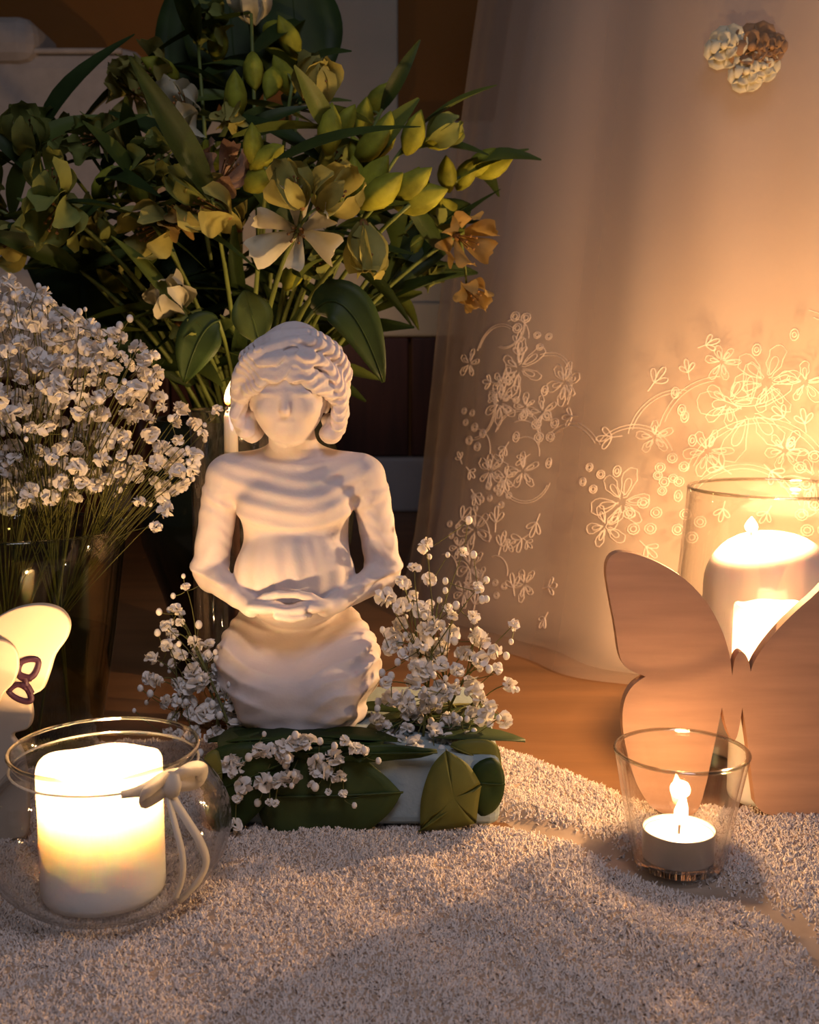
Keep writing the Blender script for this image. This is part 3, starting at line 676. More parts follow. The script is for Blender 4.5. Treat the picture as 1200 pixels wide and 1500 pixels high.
# short candle and glass vase with candle behind it
sc_ = Vector((P(1128, 900, .669).x, .669, 0.0))
pillar('slim_pillar_candle', 'burning white pillar candle between the wooden butterfly and the tall vase', sc_, .0212, .120, .040, .016, .6, M['wax'], .004, .001)
vc = Vector((P(1142, 716, .765).x, .767, FLOOR))
vase = thing('hurricane_vase', 'tall clear glass vase around a big domed candle, behind the wooden butterfly', 'vase', vc)
glass_obj('vase_glass', [(.066, .0005), (.0695, .003), (.070, .03), (.069, .07), (.0655, .12), (.0612, .175), (.0605, .1855)], .0022, vc, M['glass'], vase)
cc = Vector((P(1130, 800, .767).x, .767, FLOOR+.0045))
pillar('domed_candle', 'burning big domed ivory candle inside the tall glass vase', cc, .0445, .151, 0, .011, 5.4, M['wax_plain'], dome=.038, wick_off=(-.016, -.006), uneven=.0, lz=.030)

# ================================================================== taper candle behind the statuette
gc = Vector((P(337, 600, .83).x, .832, FLOOR))
cyl = thing('glass_cylinder', 'slim tall glass cylinder with a small flame, behind the statuette head', 'candle holder', gc)
glass_obj('cylinder_glass', [(.029, .0005), (.030, .003), (.030, .12), (.030, .236)], .0016, gc, M['glass'], cyl)
tp = thing('taper_candle', 'slim pink burning candle in the glass cylinder behind the statuette', 'candle', gc+Vector((0, 0, .0035)))
ctop = P(341, 606, .83).z
zs = ctop-FLOOR; obj('wax_body', MB().lathe([(1e-4, zs-.035), (.0052, zs-.035), (.0050, zs-.002), (.0040, zs), (1e-4, zs-.001)], gc, 20), M['wax_plain'], tp)
obj('candlestick', MB().lathe([(1e-4, .0035), (.022, .0035), (.022, .007), (.008, .012), (.005, .03), (.005, zs-.06), (.009, zs-.05), (.009, zs-.03), (.0074, zs-.03), (.0074, zs-.034), (1e-4, zs-.034)], gc, 20), M['mahogany'], tp)
wp = Vector((gc.x-.002, gc.y, ctop))
obj('wick', MB().tube([wp-Vector((0, 0, .001)), wp+Vector((0, 0, .009))], .0007, 6), M['wick'], tp)
obj('flame', flame_shape(wp+Vector((0, 0, .006)), .021, .0042, (.22, 0)), M['flame_small'], tp)
candle_light(tp, wp+Vector((.002, 0, .018)), .13)

fc = Vector((P(395, 505, 1.85).x, 1.85, FLOOR))  # extra candle, added to brighten the wall between the stems
pillar('added_wall_candle', 'tall white burning candle added far behind the flowers to light the wall', fc, .028, P(395, 512, 1.85).z-FLOOR, .004, .016, .5, M['wax'], .004, .001, lz=.02)
# ================================================================== pale butterfly on the left
pb = thing('pale_butterfly', 'cream butterfly cutout with a purple printed mark at the left edge', 'decoration', (P(10, 1100, .60).x, .60, 0))
po = [(-80, 905), (-40, 930), (-6, 905), (25, 890), (60, 885), (88, 893), (101, 912), (97, 935), (80, 960), (72, 985), (62, 1010), (45, 1022), (47, 1050), (40, 1068), (18, 1077), (28, 1095), (36, 1120), (40, 1190), (20, 1205), (-60, 1205), (-110, 1150), (-100, 1000)]
mb = MB(); mb.plate([P(*p, .60) for p in [(v.x, v.y) for v in spline([(a, b_, 0) for a, b_ in po], 4, True)]], (0, 1, 0), .005)
zm = min(v.z for v in mb.v)
for v in mb.v: v.z -= zm*max(0, 1-(v.z-zm)/.04)
obj('wing_plate', mb, M['pale_ply'], pb, False, .0012)
po = [(-60, 960), (-20, 938), (8, 940), (24, 955), (26, 980), (18, 1002), (6, 1015), (-8, 1040), (-30, 1060), (-70, 1040)]
mb = MB(); mb.plate([P(v.x, v.y, .5965) for v in spline([(a, b_, 0) for a, b_ in po], 4, True)], (0, 1, 0), .003)
obj('front_wing', mb, M['pale_ply'], pb, False, .0008)
pr_ = MB()
for pts, cl in (([(29, 972), (42, 966), (56, 968), (54, 982), (46, 992), (34, 991), (26, 985)], True), ([(13, 1012), (26, 1003), (40, 1010), (46, 1024), (38, 1028), (22, 1022)], True), ([(34, 990), (38, 1000), (36, 1010)], False), ([(28, 990), (34, 994), (46, 994)], False), ([(30, 1004), (40, 1004), (47, 1016)], False)):
    q = spline([P(a, b_, .5994) for a, b_ in pts], 4, cl)
    if cl: q.append(q[0])
    pr_.tube(q, .0021, 4)
for v in pr_.v: v.y = .5996+(v.y-.5994)*.3
obj('printed_butterfly', pr_, M['purple'], pb)['label'] = 'dark purple printed butterfly mark'

# ================================================================== gown
GA = Vector((.535, 1.365)); 
def gr(th, z, lay):
    r = .497-.155*max(z, 0)+.012*math.exp(-max(z, 0)/.05)
    fl = .35+.65*max(0, 1-z/.9)
    r += fl*(.011*math.sin(th*9+.6)+.007*math.sin(th*17+2.0)+.004*math.sin(th*31+z*6)) * (1.0 if lay == 0 else .8)
    return r+(0, .018, .048)[lay]*(1+.3*math.sin(th*5+z*4))
def gp(th, z, lay, off=0.0):
    r = gr(th, z, lay)+off; return Vector((GA.x+r*math.sin(th), GA.y-r*math.cos(th), z))
gown = thing('tulle_gown', 'ivory tulle gown with lace embroidery, hanging down to the wooden floor', 'dress', (GA.x, GA.y, FLOOR))
def skirt(name, lay, m, z0, z1, nth=200, nz=40):
    th = np.linspace(-2.2, 1.7, nth); zz = np.linspace(z0, z1, nz); mb = MB()
    vs = [gp(t, z, lay) for t in th for z in zz]
    mb.add(vs, [(i*nz+j, (i+1)*nz+j, (i+1)*nz+j+1, i*nz+j+1) for i in range(nth-1) for j in range(nz-1)])
    return obj(name, mb, m, gown)
solid(skirt('lining', 0, M['lining'], FLOOR+.001, .95), .0008)
skirt('under_tulle', 1, M['tulle2'], FLOOR+.003, .95)
outer = skirt('outer_tulle', 2, M['tulle'], FLOOR+.002, .95)
def gown_at(px, py):
    r = Vector(((px-600)/F, cp-(py-750)/F*sp, -sp-(py-750)/F*cp)); o0 = Vector((0, 0, CAMZ)); t = .7; step = .004
    while t < 1.9:
        p = o0+r*t; dx, dy = p.x-GA.x, p.y-GA.y; th = math.atan2(dx, -dy)
        if math.hypot(dx, dy) < gr(th, p.z, 2): return th, p.z
        t += step
    return None
def lace(px, py, lines, rad=.00045, name='lace_flower'):
    a = gown_at(px, py)
    if not a: return
    th, z = a; r = gr(th, z, 2); mb = MB()
    for L_ in lines:
        mb.tube([gp(th+u/r, z+v, 2, .0008) for u, v in L_], rad, 4, False)
    obj(name, mb, M['thread'], gown)
def loop(cx, cy, a, b_, rot=0, n=14): return [(cx+a*math.cos(t)*math.cos(rot)-b_*math.sin(t)*math.sin(rot), cy+a*math.cos(t)*math.sin(rot)+b_*math.sin(t)*math.cos(rot)) for t in [2*math.pi*i/n for i in range(n+1)]]
def petal2(rot, L_, wd, off=.15):
    out = []
    for i in range(15):
        t = 2*math.pi*i/14; q = .5-.5*math.cos(t); x_ = L_*(off+(1-off)*q); y_ = wd*math.sin(t)*(.35+.65*q)
        out.append((x_*math.cos(rot)-y_*math.sin(rot), x_*math.sin(rot)+y_*math.cos(rot)))
    return out
def flower2(R, n=6, ph=.3):
    o = []
    for i in range(n):
        a = ph+2*math.pi*i/n; k = R*rnd.uniform(.8, 1.1); wd = k*rnd.uniform(.2, .32); a += rnd.uniform(-.15, .15); o.append([(p+.03*k*math.sin(9*q+i), v_+.03*k*math.cos(7*q)) for q, (p, v_) in enumerate(petal2(a, k, wd))]); o.append(petal2(a, k*.7, wd*.45, .3))
    return o
def rings2(n, R, r): return [loop(R*math.cos(i*2*math.pi/n+.4), R*math.sin(i*2*math.pi/n+.4), r, r*.9, 0, 9) for i in range(n)] + [loop(R*math.cos(i*2*math.pi/n+.4), R*math.sin(i*2*math.pi/n+.4), r*.55, r*.5, 0, 8) for i in range(n)]
def arc2(R, a0, a1, n=14): return [(R*math.cos(a0+(a1-a0)*i/n), R*math.sin(a0+(a1-a0)*i/n)) for i in range(n+1)]
def sprig2(R, a): return [petal2(a, R, R*.22, 0), petal2(a+.8, R*.8, R*.2, 0), petal2(a-.8, R*.8, R*.2, 0), [(0, 0), (-R*.6*math.cos(a), -R*.6*math.sin(a))]]
for px_, py_, R in [(1100, 600, .045), (1125, 560, .03), (1070, 590, .026), (915, 735, .028), (890, 770, .02), (765, 540, .028), (735, 590, .022), (1180, 560, .02), (1195, 700, .03), (700, 775, .024), (690, 830, .022), (1040, 660, .02), (830, 560, .024), (1060, 530, .016), (770, 690, .02), (720, 690, .018), (960, 640, .016), (1150, 660, .018)]:
    lace(px_, py_, flower2(R, rnd.choice((5, 6)), rnd.random()*6))
for px_, py_, n_, R, r in [(803, 626, 5, .011, .005), (945, 757, 5, .012, .005), (985, 690, 5, .011, .0045), (1010, 770, 4, .01, .005), (1195, 690, 5, .012, .005), (1195, 760, 5, .011, .005), (765, 470, 3, .007, .005), (1105, 800, 4, .009, .004), (700, 640, 4, .01, .0045), (1070, 120, 1, 0, .0001), (975, 705, 3, .008, .004), (870, 700, 4, .01, .004)]:
    if py_ > 300: lace(px_, py_, rings2(n_, R, r), .0006, 'lace_rings')
for px_, py_ in [(806, 678), (771, 608), (800, 572), (1015, 645), (995, 726), (1160, 650), (1110, 512), (1165, 490), (905, 690), (1000, 600), (1185, 725), (760, 640), (1006, 610), (990, 575)]:
    lace(px_, py_, [loop(0, 0, .0035, .0048, 0, 10), loop(0, 0, .0018, .0022, 0, 8)], .0006, 'lace_ring')
for px_, py_ in [(745, 655), (742, 705), (728, 765), (690, 690), (698, 725), (790, 765), (765, 790), (805, 860), (1060, 685), (1130, 690), (1060, 745), (1125, 750), (700, 885), (690, 860), (840, 610), (1035, 505), (1150, 610), (1010, 545), (800, 905), (735, 800), (720, 560), (950, 800), (1180, 620), (680, 760), (755, 860), (900, 640), (960, 560)]:
    lace(px_, py_, sprig2(rnd.uniform(.010, .017), rnd.random()*6), .0006, 'lace_sprig')
for px_, py_, R, a0, a1 in [(800, 570, .034, -.4, 1.9), (775, 690, .03, -2.9, -.3), (730, 520, .03, 1, 3), (1110, 720, .06, .3, 2.9), (1050, 640, .05, 1.6, 3.0), (1150, 560, .06, -.3, 1.3), (760, 640, .026, 0, 3), (700, 600, .03, -1.5, .8), (990, 640, .04, 1.4, 3.1), (1085, 770, .05, .4, 2.6), (925, 690, .04, .5, 2.5), (830, 700, .05, .7, 2.3), (745, 480, .02, -2, .6)]:
    lace(px_, py_, [arc2(R, a0, a1), arc2(R*.93, a0+.1, a1-.1)], .0004, 'lace_scroll')
rl = random.Random(11)
for i in range(34):
    yy = rl.uniform(490, 900); xl = 700-(yy-490)*.10; px_, py_ = rl.uniform(xl-10, xl+110), yy
    lace(px_, py_, [sprig2(rl.uniform(.008, .014), rl.random()*6), flower2(rl.uniform(.012, .018), 5, rl.random()*6), rings2(3, .007, .0035), [*[arc2(rl.uniform(.014, .024), 0, 2)]]][i % 4], .00045, ('lace_sprig', 'lace_flower', 'lace_rings', 'lace_scroll')[i % 4])
# organza flowers pinned near the top
for px_, py_, R, m in [(1068, 72, .019, 'appl_cream'), (1098, 108, .017, 'appl_cream'), (1122, 100, .013, 'appl_cream'), (1108, 74, .022, 'appl_tan'), (1134, 72, .012, 'appl_tan')]:
    a = gown_at(px_, py_); c = gp(a[0], a[1], 2, .002); n = Vector((math.sin(a[0]), -math.cos(a[0]), .1)).normalized(); u = Vector((0, 0, 1)).cross(n).normalized(); v = n.cross(u); mb = MB()
    for lay, kk, hh_ in ((0, 6, .3), (1, 5, .6)):
        for i in range(kk):
            a_ = 2*math.pi*i/kk+lay*.5; d = u*math.cos(a_)+v*math.sin(a_); s = n.cross(d); q = R*(1-.35*lay); pts = []
            for t_, w_, h_ in ((0, .12, .05), (.4, .42, .12*hh_), (.8, .46, .3*hh_), (1, .22, .45*hh_)):
                pts += [c+d*q*t_-s*q*w_+n*q*(h_+.12*lay), c+d*q*t_+n*q*(h_-.08+.12*lay), c+d*q*t_+s*q*w_+n*q*(h_+.12*lay)]
            mb.add(pts, [(3*j+e, 3*j+e+1, 3*j+e+4, 3*j+e+3) for j in range(3) for e in (0, 1)])
    mb.ball(c+n*R*.3, R*.16)
    o = solid(obj('fabric_flower', mb, M[m], gown), .0004)
    if m == 'appl_tan': o['label'] = 'tan organza flower'

# ================================================================== left glass vase with gypsophila
lc = Vector((P(22, 790, .755).x, .757, FLOOR))
lv = thing('flower_vase', 'wide green-tinted glass vase of gypsophila at the left edge', 'vase', lc)
glass_obj('vase_glass', [(.046, .0005), (.049, .003), (.056, .04), (.064, .09), (.0705, .14), (.0735, .160)], .0022, lc, M['glass_green'], lv)
obj('water', MB().lathe([(1e-4, .005), (.0465, .005), (.0535, .04), (.0605, .085), (1e-4, .085)], lc, 48), glass('vase_water', (.75, .72, .55), .4, .01), lv)
poly = [(-130, 430), (-40, 405), (20, 412), (65, 428), (110, 468), (170, 485), (215, 505), (238, 560), (270, 590), (296, 640), (288, 690), (250, 735), (205, 712), (125, 728), (60, 745), (-60, 750), (-150, 640)]
def inside(x_, y_):
    c = False
    for i in range(len(poly)):
        (x1, y1), (x2, y2) = poly[i-1], poly[i]
        if (y1 > y_) != (y2 > y_) and x_ < (x2-x1)*(y_-y1)/(y2-y1)+x1: c = not c
    return c
pts2 = []; tries = 0
while len(pts2) < 290 and tries < 40000:
    tries += 1; a, b_ = rnd.uniform(-150, 300), rnd.uniform(400, 755)
    if not inside(a, b_): continue
    if a > 185 and rnd.random() < .45: continue
    dmin = 17
    dp = rnd.random()
    if any(math.hypot(a-q[0], b_-q[1]) < dmin and abs(dp-q[2]) < .5 for q in pts2): continue
    pts2.append((a, b_, dp))
pl = []
for a, b_, dp in pts2:
    ed = min(1, math.hypot((a-60)/230, (b_-590)/170)); Yc = .745-.075*math.sqrt(max(0, 1-ed*ed))+dp*.085
    pl.append((P(a, b_, Yc), rnd.uniform(.8, 1.2)))
for a, b_ in [(243, 745), (228, 772), (262, 690), (285, 665), (283, 690), (205, 735), (297, 635), (318, 600)]: pl.append((P(a, b_, .70), rnd.uniform(.6, 1)))
bs = []; lab = []
for (rn, ry) in (('top', 440), ('upper', 530), ('lower', 625), ('lowest', 715)):
    for (cn, cx) in (('cut by the frame edge', -60), ('above the vase centre', 70), ('on the side of the statuette', 210)):
        a = rnd.random()*6; bs.append((lc+Vector((.03*math.cos(a), .03*math.sin(a), .012)), P(cx, ry+(40 if cx > 100 and ry < 500 else 0), .735)))
        lab.append('gypsophila sprig in the left vase, %s row, %s' % (rn, cn))
split_sprigs(pl, bs, lab, 'gypsophila in the left vase', 12, .97)

# ================================================================== alstroemeria
def leaf_mesh(L_, wd, curl, i):
    mb = MB(); n = 9; vs = []
    for j in range(n):
        t = j/(n-1); w_ = wd*(math.sin(math.pi*min(1, t*.93+.05))**.85)*(1-.3*t)+.0004
        zc = -curl*L_*t*t; tw = .5*t*(1 if i % 2 else -1)
        for e in (-1, -.5, 0, .5, 1):
            u_ = e*w_; vs.append((u_*math.cos(tw), L_*t*(1-.12*abs(curl)*t), zc+abs(e)*w_*.35+u_*math.sin(tw)))
    mb.add(vs, [(j*5+e, j*5+e+1, (j+1)*5+e+1, (j+1)*5+e) for j in range(n-1) for e in range(4)])
    return mb
LEAF = []
for i, (l_, w_, cu, m_) in enumerate([(.075, .0085, .35, 'leaf'), (.09, .010, .6, 'leaf'), (.065, .009, .15, 'leaf2'), (.10, .0095, .25, 'leaf'), (.06, .0105, .5, 'leaf2')]):
    me = leaf_mesh(l_, w_, cu, i).mesh('alstroemeria_leaf', True, False); me.materials.append(M[m_]); LEAF.append(me)
def petal_mesh(m_, L_=.040, wd=.0105, notch=True):
    mb = MB(); n = 8; vs = []
    for j in range(n):
        t = j/(n-1); w_ = wd*(.22+.78*math.sin(math.pi*min(1, t**1.2*.80+.02)))*(1 if t < .99 else .55)
        zc = .010*math.sin(t*2.2)-.007*t*t
        for e in (-1, -.5, 0, .5, 1):
            vs.append((e*w_, L_*t-(.003*abs(e) if t > .95 else 0), zc+(e*e)*w_*.45+.0008*math.sin(9*t+5*e)))
    mb.add(vs, [(j*5+e, j*5+e+1, (j+1)*5+e+1, (j+1)*5+e) for j in range(n-1) for e in range(4)])
    me = mb.mesh('alstroemeria_petal', True, False); me.materials.append(M[m_]); return me
PET = {k: (petal_mesh(k), petal_mesh(k, .042, .0075)) for k in ('petal_white', 'petal_green', 'petal_cream', 'petal_pink', 'petal_orange')}
mb = MB()
for i in range(6):
    a = i*1.047+.2; mb.tube(bez((0, .004, 0), (.003*math.cos(a), .016, .003*math.sin(a)), (.005*math.cos(a), .028, .005*math.sin(a)+.003), 4), .0005, 3)
    mb.ball((.005*math.cos(a), .028, .005*math.sin(a)+.003), .0012, 5, 4)
mb.tube([(0, -.001, 0), (0, .004, 0), (0, .008, 0)], [.0022, .0036, .0018], 8)
STAM = mb.mesh('alstroemeria_heart'); STAM.materials.append(M['stamen'])
def bud_mesh(k):
    mb = MB(); pr = [(.0012, 0), (.004, .003), (.0072, .010), (.0075, .016), (.0055, .023), (.0025, .028), (.0004, .031)]
    mb.lathe(pr, (0, 0, 0), 18, False, lambda a, z: .10*math.sin(3*a+k)+.05*math.sin(6*a))
    for v in mb.v: v.x, v.y, v.z = v.x, v.z, v.y
    me = mb.mesh('alstroemeria_bud'); me.materials.append(M['bud']); return me
BUDM = [bud_mesh(i) for i in range(3)]
def orient(d, roll=0.0):
    d = Vector(d).normalized(); q = Vector((0, 1, 0)).rotation_difference(d); return (q @ Quaternion((0, 1, 0), roll)).to_matrix().to_4x4()
def place(name, me, parent, loc, d, roll=0, s=1.0):
    o = bpy.data.objects.new(name, me); link(o, parent)
    o.matrix_basis = Matrix.Translation(loc) @ orient(d, roll) @ Matrix.Scale(s, 4); return o
def flower(t, loc, d, kind, opn, s=1.0):
    """alstroemeria flower: heart with stamens + six petals"""
    f = place('flower', STAM, t, loc, d, rnd.random()*6, s)
    for i in range(6):
        me = PET[kind][i % 2]; o = bpy.data.objects.new('petal', me); link(o, f)
        a = opn*(1.0 if i % 2 == 0 else .8)+rnd.uniform(-.12, .12)
        o.matrix_basis = Matrix.Rotation(i*math.pi/3+rnd.uniform(-.12, .12), 4, 'Y') @ Matrix.Translation((0, .002, .002)) @ Matrix.Rotation(a-.25, 4, 'X') @ Matrix.Scale(rnd.uniform(.9, 1.08), 4)
    return f
dvc = Vector((P(362, 700, .99).x, .99, FLOOR))
dv = thing('dark_vase', 'dark green glass vase of alstroemeria behind the statuette', 'vase', dvc)
obj('vase_body', MB().lathe([(1e-4, 0), (.062, 0), (.066, .004), (.064, .03), (.076, .07), (.092, .115), (.094, .14), (.086, .175), (.078, .20), (.084, .222), (.081, .222), (.075, .20), (.083, .17), (.088, .13), (.06, .05), (1e-4, .02)], dvc, 56), M['glass_dark'], dv)
mouth = dvc+Vector((0, 0, .215))
def a_stem(px_, py_, Y, label, group, heads, leaves=4, lean=None, thick=.0022):
    """heads: (kind|'bud', dx, dy px offsets from tip, dir(x,y,z), open, scale)"""
    tip = P(px_, py_, Y); ang = math.atan2(tip.y-mouth.y, tip.x-mouth.x); rr_ = min(.062, .02+.12*abs(tip.x-mouth.x))
    base = dvc+Vector((rr_*.5*math.cos(ang), rr_*.5*math.sin(ang), .07)); lip = mouth+Vector((rr_*math.cos(ang), rr_*math.sin(ang), 0))
    t = thing('alstroemeria_stem', label, 'flower', base, group)
    up = Vector((0, 0, (tip-lip).length*.45))
    cur = [base]+bez(lip, lip+(tip-lip)*.35+up*.55, tip, 9); mb = MB(); mb.tube(cur, [thick]*3+[thick*(1-.05*i) for i in range(8)], 6)
    parts = []
    for kind, dx, dy, d, opn, s in heads:
        q = P(px_+dx, py_+dy, Y+rnd.uniform(-.012, .012)); d = Vector(d).normalized(); hb = q-d*.018*s
        mb.tube(bez(tip-(tip-cur[-2])*.2, tip+(hb-tip)*.5+Vector((0, 0, .004)), hb, 5), [.0013, .0012, .0011, .001, .001, .001], 5)
        parts.append((kind, hb, d, opn, s))
    obj('stem', mb, M['stem'], t)
    for kind, hb, d, opn, s in parts:
        if kind == 'bud': place('bud', BUDM[rnd.randrange(3)], t, hb-base, d, rnd.random()*6, s*.85)
        else: flower(t, hb-base, d, kind, opn, s)
    for i in range(leaves):
        j = rnd.randrange(3, len(cur)) if i > 1 else len(cur)-1-i; a = rnd.random()*6.28; d = Vector((math.cos(a), math.sin(a)*.8, rnd.uniform(-.15, .9)))
        place('leaf', LEAF[rnd.randrange(5)], t, cur[j]-base, d, rnd.uniform(-.6, .6), rnd.uniform(.75, 1.2))
    return t
D = (0, -.7, .1)
g1 = 'alstroemeria in the dark vase'
A = a_stem
A(440, 330, .765, 'alstroemeria with a large open white flower just above the statuette head', g1, [('petal_white', -8, 10, (-.1, -.9, -.15), 1.05, 1.0), ('petal_cream', 45, -45, (.5, -.6, .4), .5, .9), ('petal_cream', -10, -50, (-.3, -.6, .6), .5, .8)], 0)
A(530, 350, .80, 'alstroemeria with a closed cream bell flower right above the statuette head', g1, [('petal_cream', 6, 8, (.1, -.5, -.75), .16, 1.1)], 2)
A(80, 300, .82, 'alstroemeria with a pale green bell flower over the left gypsophila', g1, [('petal_green', 0, 15, (-.1, -.75, -.5), .45, 1.15), ('petal_green', -5, -30, (.1, -.6, .6), .4, .9)], 5)
A(680, 340, .95, 'alstroemeria with a pale orange flower beside the tulle gown', g1, [('petal_orange', 0, 10, (.3, -.8, -.2), .7, 1.05), ('petal_orange', 10, 90, (.2, -.8, -.4), .4, .8)], 3)
A(250, 440, .86, 'alstroemeria with a low hanging pale flower above the gypsophila', g1, [('petal_white', 2, 0, (-.1, -.8, .3), .4, 1.0), ('petal_green', 20, 35, (.5, -.7, -.1), .5, .8)], 2)
A(310, 290, .82, 'alstroemeria with a yellow-green half open flower left of the centre buds', g1, [('petal_cream', 0, 15, (-.5, -.7, .2), .6, 1.0), ('petal_green', -20, -15, (-.6, -.6, .4), .35, .95), ('petal_pink', 20, -40, (.3, -.7, .4), .6, .95)], 3)
A(225, 330, .84, 'alstroemeria with a golden flower facing down on the left side', g1, [('petal_cream', 0, 5, (-.5, -.7, -.3), .6, 1.0), ('petal_orange', 35, -12, (.4, -.6, -.2), .4, .8)], 3)
A(368, 20, .98, 'tallest alstroemeria with a white flower at the top of the bunch', g1, [('petal_white', 0, -10, (0, -.6, .6), .5, .9)], 3)
A(395, 245, .80, 'alstroemeria with two bright yellow-green buds at the centre', g1, [('bud', 5, -20, (.6, -.5, .3), 0, 1.35), ('bud', -5, 15, (.5, -.5, .1), 0, 1.4), ('bud', -25, -45, (0, -.3, 1), 0, 1.1)], 2)
A(265, 165, .90, 'alstroemeria with a pale double flower on the upper left', g1, [('petal_white', 0, -10, (-.2, -.8, .2), .5, .95), ('petal_white', 5, 30, (-.1, -.8, -.2), .5, .9)], 4)
A(345, 150, .88, 'alstroemeria with yellowish buds below the tallest flower', g1, [('bud', 0, -25, (0, -.3, 1), 0, 1.3), ('bud', 28, -35, (.1, -.3, -.9), 0, 1.2), ('petal_cream', -8, 20, (0, -.7, -.3), .3, .9)], 4)
A(560, 290, .84, 'alstroemeria with a fan of golden buds on the right side', g1, [('bud', -40, -40, (-.1, -.4, .9), 0, 1.3), ('bud', -5, -40, (.5, -.4, .7), 0, 1.6), ('bud', 10, -20, (.7, -.4, .5), 0, 1.6)], 2)
A(600, 300, .84, 'alstroemeria with plump yellow buds beside the tulle gown', g1, [('bud', 5, -35, (.4, -.4, .8), 0, 1.35), ('bud', 30, -15, (.9, -.4, .2), 0, 1.7), ('bud', 15, -40, (.7, -.4, .5), 0, 1.4)], 2)
A(545, 215, .86, 'alstroemeria with round buds right of the centre', g1, [('bud', 10, -10, (.6, -.5, .4), 0, 1.4), ('bud', 20, -30, (.3, -.4, .8), 0, 1.4), ('bud', -25, 0, (-.2, -.5, .8), 0, 1.1)], 4)
A(610, 190, .92, 'alstroemeria with green buds before the brown wall panel', g1, [('bud', 0, -8, (.3, -.4, .8), 0, 1.4), ('petal_green', 35, 5, (.7, -.5, .4), .4, .8), ('bud', 50, 10, (.9, -.3, .2), 0, 1.2)], 5)
A(690, 245, .95, 'alstroemeria with small buds touching the tulle gown', g1, [('bud', 0, 0, (.4, -.5, .6), 0, 1.3), ('bud', 22, -15, (.6, -.4, .5), 0, 1.3), ('bud', 45, -6, (.9, -.3, .4), 0, 1.3), ('bud', -35, 0, (-.1, -.5, .8), 0, 1.2)], 4)
A(485, 190, .86, 'alstroemeria with upright buds right of the tallest flower', g1, [('bud', 0, -15, (.1, -.3, 1), 0, 1.4), ('petal_cream', -15, -60, (.1, -.5, .7), .25, .85), ('bud', 25, -20, (.5, -.3, .7), 0, 1.2)], 4)
A(430, 110, .92, 'alstroemeria with a nodding yellow bud near the top', g1, [('bud', -20, -10, (-.3, -.5, .6), 0, 1.35), ('petal_cream', 25, 10, (.3, -.6, .5), .3, .9), ('bud', -35, 20, (-.2, -.4, -.8), 0, 1.2)], 5)
fill = [(20, 230, .88, 'dim alstroemeria cut by the left frame edge, above the pale green bell flower'), (60, 200, .95, 'dim alstroemeria standing before the pale armchair back'),
 (125, 215, .92, 'dim alstroemeria below the right end of the armchair'), (150, 270, .9, 'dim alstroemeria between the pale green bell and the golden flower'), (190, 190, .95, 'dim alstroemeria beside the pale double flower, armchair side'),
 (200, 260, .88, 'dim alstroemeria just above the golden flower'), (120, 330, .88, 'dim alstroemeria just right of the pale green bell flower'), (40, 350, .86, 'dim alstroemeria just above the left gypsophila top, at the frame edge'),
 (290, 60, 1.0, 'dim alstroemeria at the top beside the tallest white flower, armchair side'), (250, 100, 1.0, 'dim alstroemeria high up before the brown wall and armchair corner'), (330, 220, .9, 'dim alstroemeria above the pinkish brown flower'),
 (470, 260, .9, 'dim alstroemeria above the large open white flower'), (500, 310, .88, 'dim alstroemeria above the closed cream bell flower'), (640, 320, 1.0, 'dim alstroemeria behind the pale orange flower'),
 (620, 390, 1.0, 'low dim alstroemeria before the white rail near the gown'), (180, 400, .95, 'low dim alstroemeria in the dark gap above the gypsophila'), (120, 380, .95, 'low dim alstroemeria touching the top of the left gypsophila'),
 (-30, 290, .9, 'alstroemeria mostly outside the left frame edge'), (560, 160, 1.0, 'dim alstroemeria before the corner of the brown wall panel'), (390, 60, 1.02, 'dim alstroemeria right under the tallest white flower'),
 (450, 380, .9, 'low dim alstroemeria behind the large open white flower'), (350, 330, .9, 'dim alstroemeria below the two bright centre buds'), (210, 130, 1.0, 'dim alstroemeria touching the right corner of the armchair back')]
for px_, py_, Y, lb in fill:
    hd = []
    for q in range(rnd.choice((1, 2, 3))):
        if rnd.random() < .45: hd.append(('bud', rnd.uniform(-30, 30), rnd.uniform(-35, 10), (rnd.uniform(-.7, .7), -.4, rnd.uniform(.1, 1)), 0, rnd.uniform(1.1, 1.5)))
        else: hd.append((rnd.choice(('petal_green', 'petal_green', 'petal_cream')), rnd.uniform(-25, 25), rnd.uniform(-30, 15), (rnd.uniform(-.6, .6), -.7, rnd.uniform(-.3, .6)), rnd.uniform(.25, .7), rnd.uniform(.8, 1.05)))
    A(px_, py_, Y, lb, 'shaded alstroemeria of the dark vase', hd, 9)
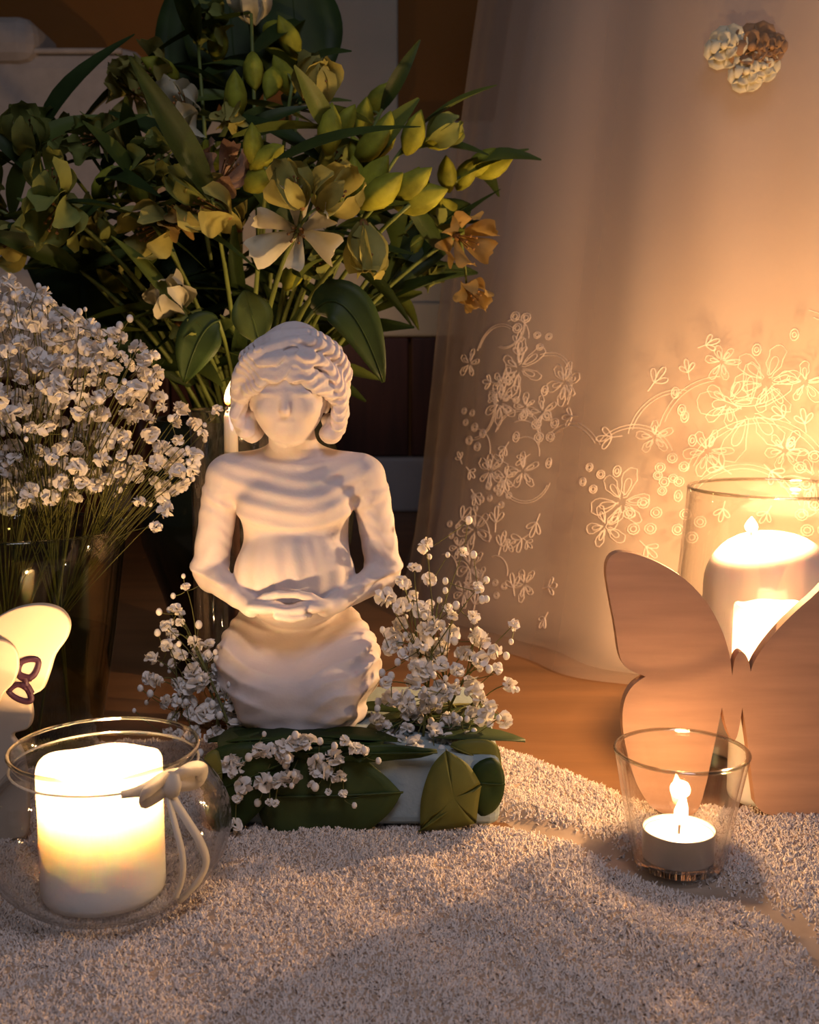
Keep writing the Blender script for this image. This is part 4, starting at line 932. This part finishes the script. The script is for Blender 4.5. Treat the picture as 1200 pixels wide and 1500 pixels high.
# big dark leaves
def big_leaf(a, b_, label, wd, Y0, Y1, m='leaf', bend=.04):
    p0, p1 = P(*a, Y0), P(*b_, Y1); mid = (p0+p1)/2+Vector((0, -bend*.3, bend)); sp_ = bez(p0, mid, p1, 16)
    L_ = MB(); vs = []
    for j, p in enumerate(sp_):
        t = j/16; tt = (sp_[min(16, j+1)]-sp_[max(0, j-1)]).normalized(); side = tt.cross(Vector((0.15, -1, .2))).normalized(); nn = side.cross(tt)
        w_ = wd*math.sin(math.pi*min(1, .04+t*.955))**.8+.0005
        for e in (-1, -.6, 0, .6, 1): vs.append(p+side*w_*e+nn*(w_*.3*abs(e)))
    L_.add(vs, [(j*5+e, j*5+e+1, (j+1)*5+e+1, (j+1)*5+e) for j in range(16) for e in range(4)])
    t = thing('broad_leaf', label, 'leaf', p0)
    o = obj('blade', L_, M[m], t); s = o.modifiers.new('solid', 'SOLIDIFY'); s.thickness = .0006
    base = mouth+Vector(((p0.x-mouth.x)*.3, 0, -.06))
    obj('stalk', MB().tube(bez(base, mouth+(p0-mouth)*.4+Vector((0, 0, .02)), p0, 6), .0016, 5), M['stem'], t)
    obj('midrib', MB().tube([p+Vector((0, -.0006, 0)) for p in sp_], [.0012*(1-.7*j/16) for j in range(17)], 5), M[m], t)
big_leaf((460, 455), (562, 560), 'broad dark leaf drooping right of the statuette head', .016, .80, .80, 'leaf', .05)
big_leaf((380, 500), (358, 425), 'short mid-green leaf left above the statuette head', .014, .80, .80, 'leaf2', .0)
big_leaf((440, 150), (425, -60), 'broad dark leaf rising past the pale window post', .040, 1.02, 1.05, 'leaf', .0)
big_leaf((350, 170), (330, -70), 'broad dark leaf rising behind the tallest white flower', .044, 1.06, 1.10, 'leaf', .0)
big_leaf((290, 200), (270, -40), 'broad dark leaf rising before the brown wall', .032, 1.08, 1.12, 'leaf', .0)
big_leaf((300, 500), (215, 330), 'broad dark leaf behind the low hanging pale flower', .045, .97, 1.0, 'leaf', .03)
big_leaf((290, 560), (120, 400), 'broad dark leaf behind the left gypsophila', .045, .95, .98, 'leaf', .04)
big_leaf((270, 540), (40, 390), 'broad dark leaf stretching to the left edge', .045, .97, 1.0, 'leaf', .05)
big_leaf((320, 470), (270, 560), 'narrow dark leaf hanging by the small flame', .016, .86, .86, 'leaf', .02)
big_leaf((560, 430), (690, 300), 'long dark leaf reaching towards the tulle gown', .022, .97, 1.02, 'leaf', .02)
big_leaf((500, 470), (700, 400), 'thin dark leaf reaching low towards the gown', .010, .97, 1.02, 'leaf', .03)

# ================================================================== armchair far left
ac = thing('armchair', 'pale upholstered armchair far behind the flowers at the left', 'chair', (P(60, 300, 1.72).x, 1.75, FLOOR))
x0, x1 = P(-330, 100, 1.70).x, P(215, 100, 1.70).x
def cushion(a, b_, r=.03): return MB().box(a, b_)
zt = P(100, 62, 1.68).z
obj('backrest', cushion((x0, 1.68, .40), (x1, 1.84, zt)), M['fabric'], ac, False, .035)
obj('seat', cushion((x0, 1.45, .24), (x1, 1.70, .42)), M['fabric'], ac, False, .03)
obj('head_cushion', cushion((x0, 1.66, zt-.03), (P(48, 40, 1.66).x, 1.80, zt+.035)), M['fabric'], ac, False, .025)
obj('piping', MB().tube([(x0+.02, 1.679, zt-.012), (x1-.03, 1.679, zt-.012)], .004, 6), M['fabric'], ac)
for xx in (x0+.05, x1-.05):
    for yy in (1.49, 1.80): obj('leg', MB().lathe([(.016, FLOOR), (.024, .25)], (xx, yy, 0), 12), M['mahogany'], ac)
